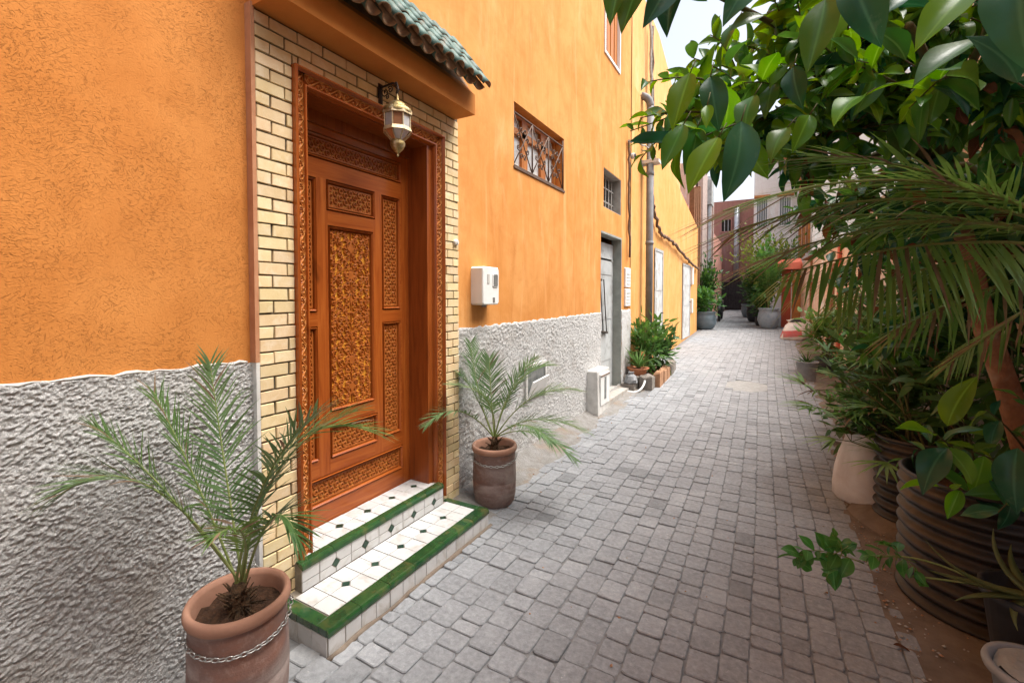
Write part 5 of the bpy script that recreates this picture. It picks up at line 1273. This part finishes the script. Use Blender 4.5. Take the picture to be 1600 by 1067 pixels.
# free twigs at the left edge
for (a, b, n_, s_, mt) in (((1130, 150, 1.45), (985, 205, 1.38), 9, .075, ['ficus', 'ficus_new']), ((1125, 140, 1.45), (1005, 130, 1.4), 5, .06, ['ficus_new', 'ficus']), ((1140, 180, 1.4), (1000, 185, 1.36), 7, .065, ['ficus', 'ficus_new']),
        ((1150, 110, 1.6), (1110, 55, 1.6), 4, .06, ['ficus_new', 'ficus']), ((1190, 80, 1.7), (1120, 62, 1.6), 7, .08, ['ficus', 'ficus_new']), ((1240, 80, 1.7), (1205, -10, 1.6), 8, .08, FI), ((1170, 160, 1.5), (1060, 130, 1.45), 8, .08, ['ficus', 'ficus_new']),
        ((1180, 170, 1.5), (1080, 90, 1.5), 8, .08, ['ficus', 'ficus_new']), ((1170, 190, 1.4), (1050, 235, 1.3), 8, .11, FI), ((1250, 60, 1.6), (1230, -30, 1.6), 8, .1, FI), ((1200, 130, 1.6), (1120, 100, 1.55), 9, .085, ['ficus_new', 'ficus']), ((1230, 120, 1.7), (1150, 70, 1.65), 10, .085, ['ficus_new', 'ficus']), ((1260, 110, 1.7), (1200, 40, 1.7), 10, .09, ['ficus_new', 'ficus']), ((1200, 190, 1.5), (1090, 170, 1.5), 9, .09, ['ficus', 'ficus_new']), ((1210, 220, 1.6), (1120, 240, 1.5), 8, .1, FI), ((1110, 175, 1.45), (1000, 250, 1.4), 9, .075, ['ficus', 'ficus_new']), ((1240, 160, 1.5), (1160, 130, 1.4), 10, .085, ['ficus_new', 'ficus']), ((1290, 150, 1.5), (1220, 100, 1.4), 10, .09, ['ficus_new', 'ficus']), ((1330, 120, 1.4), (1250, 60, 1.35), 10, .09, ['ficus_new', 'ficus']), ((1400, 130, 1.4), (1330, 100, 1.3), 9, .1, FI), ((1480, 120, 1.4), (1420, 170, 1.3), 9, .1, FI)):
    twig(at(*a), at(*b), n_ + 4, s_ * 1.25, mt, .1)
# body of the crown: twigs spread through an irregular volume round each limb end
vols = [((1180, 190, 1.6), .16, 12, .13, FI), ((1260, 120, 1.75), .22, 20, .14, FI), ((1330, 200, 1.9), .26, 22, .14, FI), ((1340, 60, 1.6), .20, 16, .15, FI), ((1450, 120, 1.8), .28, 26, .15, FI),
        ((1560, 160, 1.8), .28, 24, .15, FD), ((1250, 250, 2.1), .18, 14, .13, FD), ((1400, 320, 2.5), .34, 34, .14, FD), ((1530, 330, 2.5), .34, 34, .14, FD), ((1480, 440, 2.9), .34, 30, .14, FD), ((1330, 400, 3.0), .26, 18, .13, FD),
        ((1590, 470, 2.8), .3, 24, .14, FD), ((1640, 250, 2.2), .35, 24, .15, FD), ((1500, 10, 1.7), .3, 22, .15, FI), ((1250, 30, 2.0), .2, 12, .13, FI), ((1600, 560, 2.9), .2, 12, .13, FD), ((1420, 520, 3.3), .3, 20, .14, FD), ((1300, 330, 2.7), .22, 14, .12, FD), ((1760, 60, 2.0), .4, 26, .16, FD), ((1700, -160, 1.9), .4, 24, .16, FI), ((1480, -200, 2.2), .4, 24, .16, FI), ((1820, 260, 1.8), .35, 22, .15, FD), ((1620, -60, 2.6), .45, 28, .16, FI)]  # volumes beyond the frame edge are added to shade the drums
for (c_, r_, n_, s_, mt) in vols:
    C_ = at(*c_)
    for i in range(n_):
        v = Vector((rng.gauss(0, 1), rng.gauss(0, 1), rng.gauss(0, .9))).normalized() * r_ * rng.uniform(.5, 1.15)
        u = C_ + v * .25
        twig(u, C_ + v, 9, s_ * .84, mt, .25, .8, .003)
# hand-placed large leaves nearest the lens: stalk end, tip, distance, width class, material
big = [((1330, -40), (1362, 78), .82, 1, 'ficus_blue', .9), ((1385, 20), (1470, -30), 1.0, 1, 'ficus_blue', 1), ((1520, -20), (1448, 66), .95, 0, 'ficus_new', 1), ((1600, -60), (1570, 92), .80, 1, 'ficus_blue', 1), ((1290, 0), (1275, 105), 1.15, 0, 'ficus', 1), ((1540, 60), (1440, 120), 1.15, 0, 'ficus', 1),
       ((1158, 190), (1150, 318), 1.05, 0, 'ficus_blue', .95), ((1110, 120), (1115, 195), 1.2, 1, 'ficus_blue', 1), ((1078, 115), (1058, 198), 1.15, 0, 'ficus_new', 1), ((1122, 215), (1082, 298), 1.10, 0, 'ficus_new', 1), ((1068, 195), (1042, 262), 1.2, 0, 'ficus', 1), ((1090, 200), (1080, 270), 1.3, 0, 'ficus', 1), ((1240, 105), (1240, 165), 1.25, 1, 'ficus_blue', 1),
       ((1178, 150), (1150, 205), 1.2, 1, 'ficus', 1), ((1105, 165), (1108, 196), 1.1, 0, 'ficus_new', 1), ((1350, 150), (1292, 178), 1.15, 1, 'ficus_new', 1), ((1265, 180), (1240, 225), 1.2, 1, 'ficus_new', 1), ((975, -60), (962, 30), 1.15, 0, 'ficus', 1), ((1005, -40), (978, 44), 1.15, 0, 'ficus', 1), ((1055, -50), (1020, 40), 1.1, 0, 'ficus_blue', 1), ((1062, -60), (1034, 58), 1.15, 2, 'ficus_blue', 1), ((1085, -50), (1082, 10), 1.1, 1, 'ficus_blue', 1),
       ((1185, -40), (1128, 16), 1.3, 1, 'ficus_blue', 1), ((1195, 25), (1145, 45), 1.3, 0, 'ficus', 1), ((1150, 35), (1135, 72), 1.35, 0, 'ficus', 1), ((1415, 95), (1380, 30), 1.1, 1, 'ficus', 1), ((1230, 200), (1195, 240), 1.2, 1, 'ficus', 1), ((1340, 95), (1300, 60), 1.2, 0, 'ficus', 1), ((1590, 130), (1545, 40), .95, 1, 'ficus_blue', 1)]
for (a, b, d_, k, mt, sc_) in big:
    A, B = at(*a, d_), at(*b, d_ - .03); view = (Vector((0, 0, CAMH)) - A).normalized()
    nrm = (view * .75 + Vector((0, 0, .65)) + Vector((rng.gauss(0, .25), rng.gauss(0, .25), 0))).normalized()
    LV.append((A, (B - A).normalized(), nrm, (B - A).length * sc_, (mt, k)))
    tw_.tube([A - (B - A).normalized() * .03 + Vector((.008, .008, .012)), A], .0016, 4)
tag(tw_.build('twig', M['twig'], ft, True), kind='stuff')
# low shoots in the drum
ls = thing('broad_leaf_shoot', (1.0, 3.0, .58), 'low shoots with broad dusty leaves spilling over the large drum', 'plant')
LV2 = []
save_LV, LV = LV, LV2; tw_ = MB()
for (a, b, n_, s_) in (((1560, 760, 2.35), (1440, 660, 2.1), 7, .15), ((1540, 780, 2.3), (1460, 760, 2.0), 6, .16), ((1600, 760, 2.2), (1560, 800, 1.9), 6, .15), ((1520, 740, 2.5), (1480, 620, 2.4), 6, .14), ((1600, 700, 2.3), (1540, 640, 2.2), 6, .14), ((1580, 740, 2.3), (1500, 700, 2.1), 6, .15), ((1610, 700, 2.1), (1590, 620, 2.0), 5, .13), ((1500, 730, 2.6), (1430, 700, 2.6), 6, .13)):
    twig(at(*a), at(*b), n_, s_, ['ficus', 'ficus_blue', 'ficus_blue', 'ficus_new', 'ficus'], .25, .8, .006)
for (a, b, d_, k, mt) in (((1480, 700), (1430, 752), 1.95, 1, 'ficus_blue'), ((1480, 700), (1530, 760), 1.95, 1, 'ficus'), ((1590, 700), (1570, 790), 1.85, 1, 'ficus_blue'), ((1480, 665), (1510, 588), 2.0, 0, 'ficus_new'), ((1545, 750), (1575, 785), 1.9, 0, 'ficus_blue'), ((1460, 680), (1412, 668), 2.0, 0, 'ficus_new')):
    A, B = at(*a, d_), at(*b, d_ - .04); view = (Vector((0, 0, CAMH)) - A).normalized(); LV.append((A, (B - A).normalized(), (view * .6 + Vector((0, 0, .8))).normalized(), (B - A).length * 1.05, (mt, k)))
tw_.build('stem', M['twig'], ls, True); LV2 = LV; LV = save_LV
# trailing sprig
sg = thing('trailing_sprig', tuple(at(1560, 915, 1.86)), 'green sprig trailing from the aloe pot over the paving', 'sprig')
NV[0] = 3; LV3 = []; LV3_save = LV; LV = LV3; tw_ = MB()
sp1 = bez(at(1560, 918, 1.86), at(1480, 905, 1.95), at(1425, 900, 2.0), 8); tw_.tube(sp1, .004, 6)
tw_.tube(bez(at(1540, 915, 1.88), at(1440, 860, 2.0), at(1370, 870, 2.02), 8), .004, 6)
for (a, b, n_, s_) in (((1430, 878, 2.0), (1355, 870, 2.02), 14, .065), ((1400, 875, 2.0), (1380, 850, 2.0), 8, .055), ((1420, 880, 2.0), (1430, 905, 1.98), 8, .06), ((1350, 880, 2.02), (1255, 860, 2.06), 16, .07), ((1320, 878, 2.04), (1290, 905, 2.0), 10, .07), ((1310, 875, 2.04), (1300, 835, 2.06), 8, .06), ((1290, 870, 2.05), (1330, 845, 2.05), 6, .06), ((1270, 870, 2.06), (1250, 880, 2.05), 8, .06)):
    twig(at(*a), at(*b), max(4, n_ - 3), s_ * 1.3, ['sprig'], .1, .75, .0025)
for k, (ra, cu, fo) in enumerate(((.60, .15, .14), (.66, .25, .10), (.56, .05, .2))):
    M['sprig'] = M.get('sprig') or m_leaf('sprig leaf', (.045, .17, .035), (.07, .22, .045), .45, .3, .35, .03, .35); leaf_mesh(('sprig', k), 'sprig', ra, cu, fo, .06)
tw_.build('stem', M['stalk'], sg, True); LV3 = LV; LV = LV3_save

def leaf_matrix(p, d, nrm, s):
    x_ = d.normalized(); y_ = nrm.cross(x_); y_ = y_.normalized() if y_.length > 1e-4 else x_.orthogonal().normalized(); z_ = x_.cross(y_)
    return Matrix(((x_.x * s, y_.x * s, z_.x * s, p.x), (x_.y * s, y_.y * s, z_.y * s, p.y), (x_.z * s, y_.z * s, z_.z * s, p.z), (0, 0, 0, 1)))
def place_leaves(lv, parent, limit):
    def sz(l):
        s_ = seen(l[0])
        return 0 if (s_ is None or not (-100 < s_[0] < 1700 and -100 < s_[1] < 1150)) else l[3] / s_[2]
    lv = sorted(lv, key=lambda l: -sz(l)); po = ORG[parent.name]
    for (p, d, nrm, s, key) in lv[:limit]:
        o = bpy.data.objects.new('leaf', LEAFM[key][0]); col.objects.link(o); o.parent = parent
        m = leaf_matrix(p - po, d, nrm, s); o.matrix_basis = m
    rest = lv[limit:]
    if rest:
        by = {}
        for (p, d, nrm, s, key) in rest: by.setdefault(key[0], []).append((p, d, nrm, s, key))
        mb = MB(); mats = []
        for mi, (mt, ls_) in enumerate(by.items()):
            mats.append(M[mt])
            for (p, d, nrm, s, key) in ls_:
                _, vs, fs = LEAFM[key]; m = np.array(leaf_matrix(p, d, nrm, s)); a = np.c_[np.array(vs), np.ones(len(vs))] @ m.T
                mb.add(a[:, :3].tolist(), fs, mi)
        o = mb.build('foliage', mats, parent, True); tag(o, kind='stuff')
place_leaves(LV, ft, 300); place_leaves(LV2, ls, 120); place_leaves(LV3, sg, 150)

# ================================================================== LARGE PALM ON THE RIGHT
bp = thing('feather_palm', (1.18, 2.45, 0), 'large feather palm with brown-tipped fronds sweeping in from the right', 'palm')
K = at(1740, 400, 1.62)
tp = bez((1.22, 2.35, 0), (1.15, 2.40, .9), K, 44)
MB().tube(tp, [(.092 - .0008 * i) * (1.10 if i % 2 else .94) * rng.uniform(.96, 1.05) for i in range(45)], 12).build('trunk', M['bark'], bp, False)
MD = [M['palm_dark'], M['stalk'], M['palm_tip']]
brown = lambda t: max(.04, (t - .5) * 1.5)
for (c_, t_, n_, L_, wd, dr, hg, sw, bt) in (((1470, 205, 1.30), (1130, 330, 1.06), 44, .42, .010, .12, .22, 2.3, brown), ((1480, 245, 1.35), (1150, 360, 1.12), 44, .40, .010, .14, .30, 2.0, brown), ((1500, 290, 1.45), (1195, 405, 1.25), 40, .36, .012, .16, .2, 1.6, lambda t: .15 + .3 * (t > .8)),
        ((1480, 345, 1.5), (1225, 430, 1.42), 38, .33, .015, .25, .75, .55, lambda t: .05), ((1500, 385, 1.6), (1300, 465, 1.55), 32, .30, .015, .3, .9, .45, lambda t: .05), ((1560, 430, 1.65), (1390, 520, 1.6), 28, .26, .013, .3, .5, .9, lambda t: .25),
        ((1540, 330, 1.7), (1330, 350, 1.7), 30, .34, .013, .22, .25, 1.1, lambda t: .1), ((1500, 310, 1.55), (1240, 345, 1.5), 30, .34, .013, .2, .2, 1.3, lambda t: .1), ((1600, 480, 1.8), (1480, 570, 1.75), 26, .24, .012, .3, .4, .9, lambda t: .3), ((1520, 250, 1.45), (1270, 245, 1.35), 34, .36, .012, .2, .15, 1.4, lambda t: .15)):
    frond('frond', bp, K, at(*c_), at(*t_), n_, L_, wd, MD, dr, sw, .12, bt, .30, .008, 4, Vector((0, 0, 1)), hg, .12)

# ---- lady palms behind the drums (fans of narrow leaves)
def fan_palm(loc, stems, lab, mat='palm_dark', L=.26):
    t_ = thing('lady_palm', loc, lab, 'palm'); st = MB()
    for (px_, py_, d_) in stems:
        e = at(px_, py_, d_); b_ = Vector(loc) + Vector((rng.uniform(-.06, .06), rng.uniform(-.06, .06), 0)); pts = bez(b_, Vector((b_.x, b_.y, e.z * .8)), e, 8); st.tube(pts, [.009 - .0006 * i for i in range(9)], 5)
        for f in range(4):
            q = rng.uniform(0, 6.28); fd = Vector((math.cos(q), math.sin(q), rng.uniform(-.1, .7))).normalized(); hub = e + fd * .10; st.tube([e, hub], .003, 4)
            s1 = fd.cross(Vector((0, 0, 1))).normalized(); mb = MB(); nl = 9
            for k in range(nl):
                a = (k - (nl - 1) / 2) * .27; d = fd * math.cos(a) + s1 * math.sin(a) + Vector((0, 0, rng.uniform(-.1, .15)))
                leaflet(mb, hub, d, Vector((0, 0, 1)) + fd * .3, L * rng.uniform(.75, 1.1), .024, .5, 1 if rng.random() < .12 else 0, 4)
            mb.build('fan', [M[mat], M['palm_tip']], t_)
    st.build('stem', M['twig'], t_, True)
fan_palm((.90, 4.10, .5), [(1290, 640, 3.6), (1330, 690, 3.4), (1330, 600, 3.7), (1370, 560, 3.7), (1380, 640, 3.4), (1410, 690, 3.3), (1300, 560, 4.0), (1420, 600, 3.6), (1270, 610, 3.8), (1350, 520, 3.9), (1350, 650, 3.5), (1400, 720, 3.1)], 'bushy lady palm with narrow leaves growing from the small ribbed drum')
fan_palm((1.30, 4.6, 0), [(1400, 480, 4.3), (1450, 520, 4.0), (1460, 600, 3.9), (1380, 450, 4.4), (1500, 560, 3.7), (1340, 470, 4.5), (1450, 440, 4.2), (1510, 470, 3.9), (1480, 650, 3.6), (1300, 500, 4.6), (1420, 560, 3.9)], 'dark lady palm behind the drums against the flaking wall')
t_ = thing('shrub', (.78, 4.48, .5), 'small round-leaved shrub growing out of the pale sack', 'shrub'); bush('foliage', (.72, 4.42, .49), .32, .26, 330, .075, 'bush_dark', t_, wd=.6)
t_ = thing('shrub', (1.0, 5.2, 0), 'dense shrub behind the sack and lady palm', 'shrub'); bush('foliage', (1.0, 5.3, .0), 1.5, .50, 900, .15, 'bush_dark', t_, wd=.45)
t_ = thing('shrub', (1.1, 6.4, 0), 'leafy shrub further along the flaking wall', 'shrub'); bush('foliage', (1.1, 6.5, .05), 1.7, .48, 900, .15, 'bush', t_, wd=.45)
t_ = thing('climbing_shrub', (1.5, 4.2, 0), 'tall climbing shrub filling the wall behind the large tree', 'shrub'); bush('foliage', (1.42, 4.0, .2), 2.6, .75, 1700, .16, 'bush_dark', t_, wd=.45); bush('foliage', (1.45, 5.4, .3), 2.6, .7, 1300, .16, 'bush_dark', t_, wd=.45)
# fallen leaves and litter
for i, (x_, y_, mt) in enumerate(((.52, 2.62, 'leaf_dry'), (.30, 2.9, 'leaf_dry'))):
    o = bpy.data.objects.new('fallen_leaf', LEAFM[('leaf_dry', i)][0]); col.objects.link(o)
    o.matrix_basis = leaf_matrix(Vector((x_, y_, .012)), Vector((math.cos(i * 2), math.sin(i * 2), 0)), Vector((0, 0, 1)), .06 - .03 * i); ORG[o.name] = o.location.copy()
    tag(o, ['curled dry leaf on the tan verge beside the large drum', 'tiny dry leaf on the grey paving beside the sprig'][i], 'leaf')

mb = MB()
for i in range(900):
    q = rng.random()
    if q < .55: y_ = rng.uniform(1.9, 7.5); x_ = right_lim(y_) + abs(rng.gauss(0, .12)) - .05
    elif q < .85: y_ = rng.uniform(2.7, 7.4); x_ = -2.02 + abs(rng.gauss(0, .22))
    else: y_ = rng.uniform(1.2, 6); x_ = rng.uniform(-1.6, .6)
    if x_ < -2.05 or (1.25 < y_ < 2.68 and x_ < -1.64): continue
    r_ = rng.choice((.003, .004, .005, .008)) * rng.uniform(.7, 1.3); z_ = zg(y_) + (.012 if x_ > .5 or x_ < -1.5 else .004)
    vs = [(x_ + r_ * rng.uniform(.7, 1.3) * a, y_ + r_ * rng.uniform(.7, 1.3) * b, z_ + r_ * rng.uniform(.5, .9) * c) for a, b, c in ((1, 0, 0), (0, 1, 0), (-1, 0, 0), (0, -1, 0), (0, 0, 1), (0, 0, -1))]
    mb.add(vs, [(0, 1, 4), (1, 2, 4), (2, 3, 4), (3, 0, 4), (1, 0, 5), (2, 1, 5), (3, 2, 5), (0, 3, 5)], 0 if rng.random() < .6 else 1)
tag(mb.build('grit', [M['cement'], M['clay_block']], None, org=(0, 0, 0)), 'scattered grit and crumbs along the alley edges', 'grit', kind='stuff')
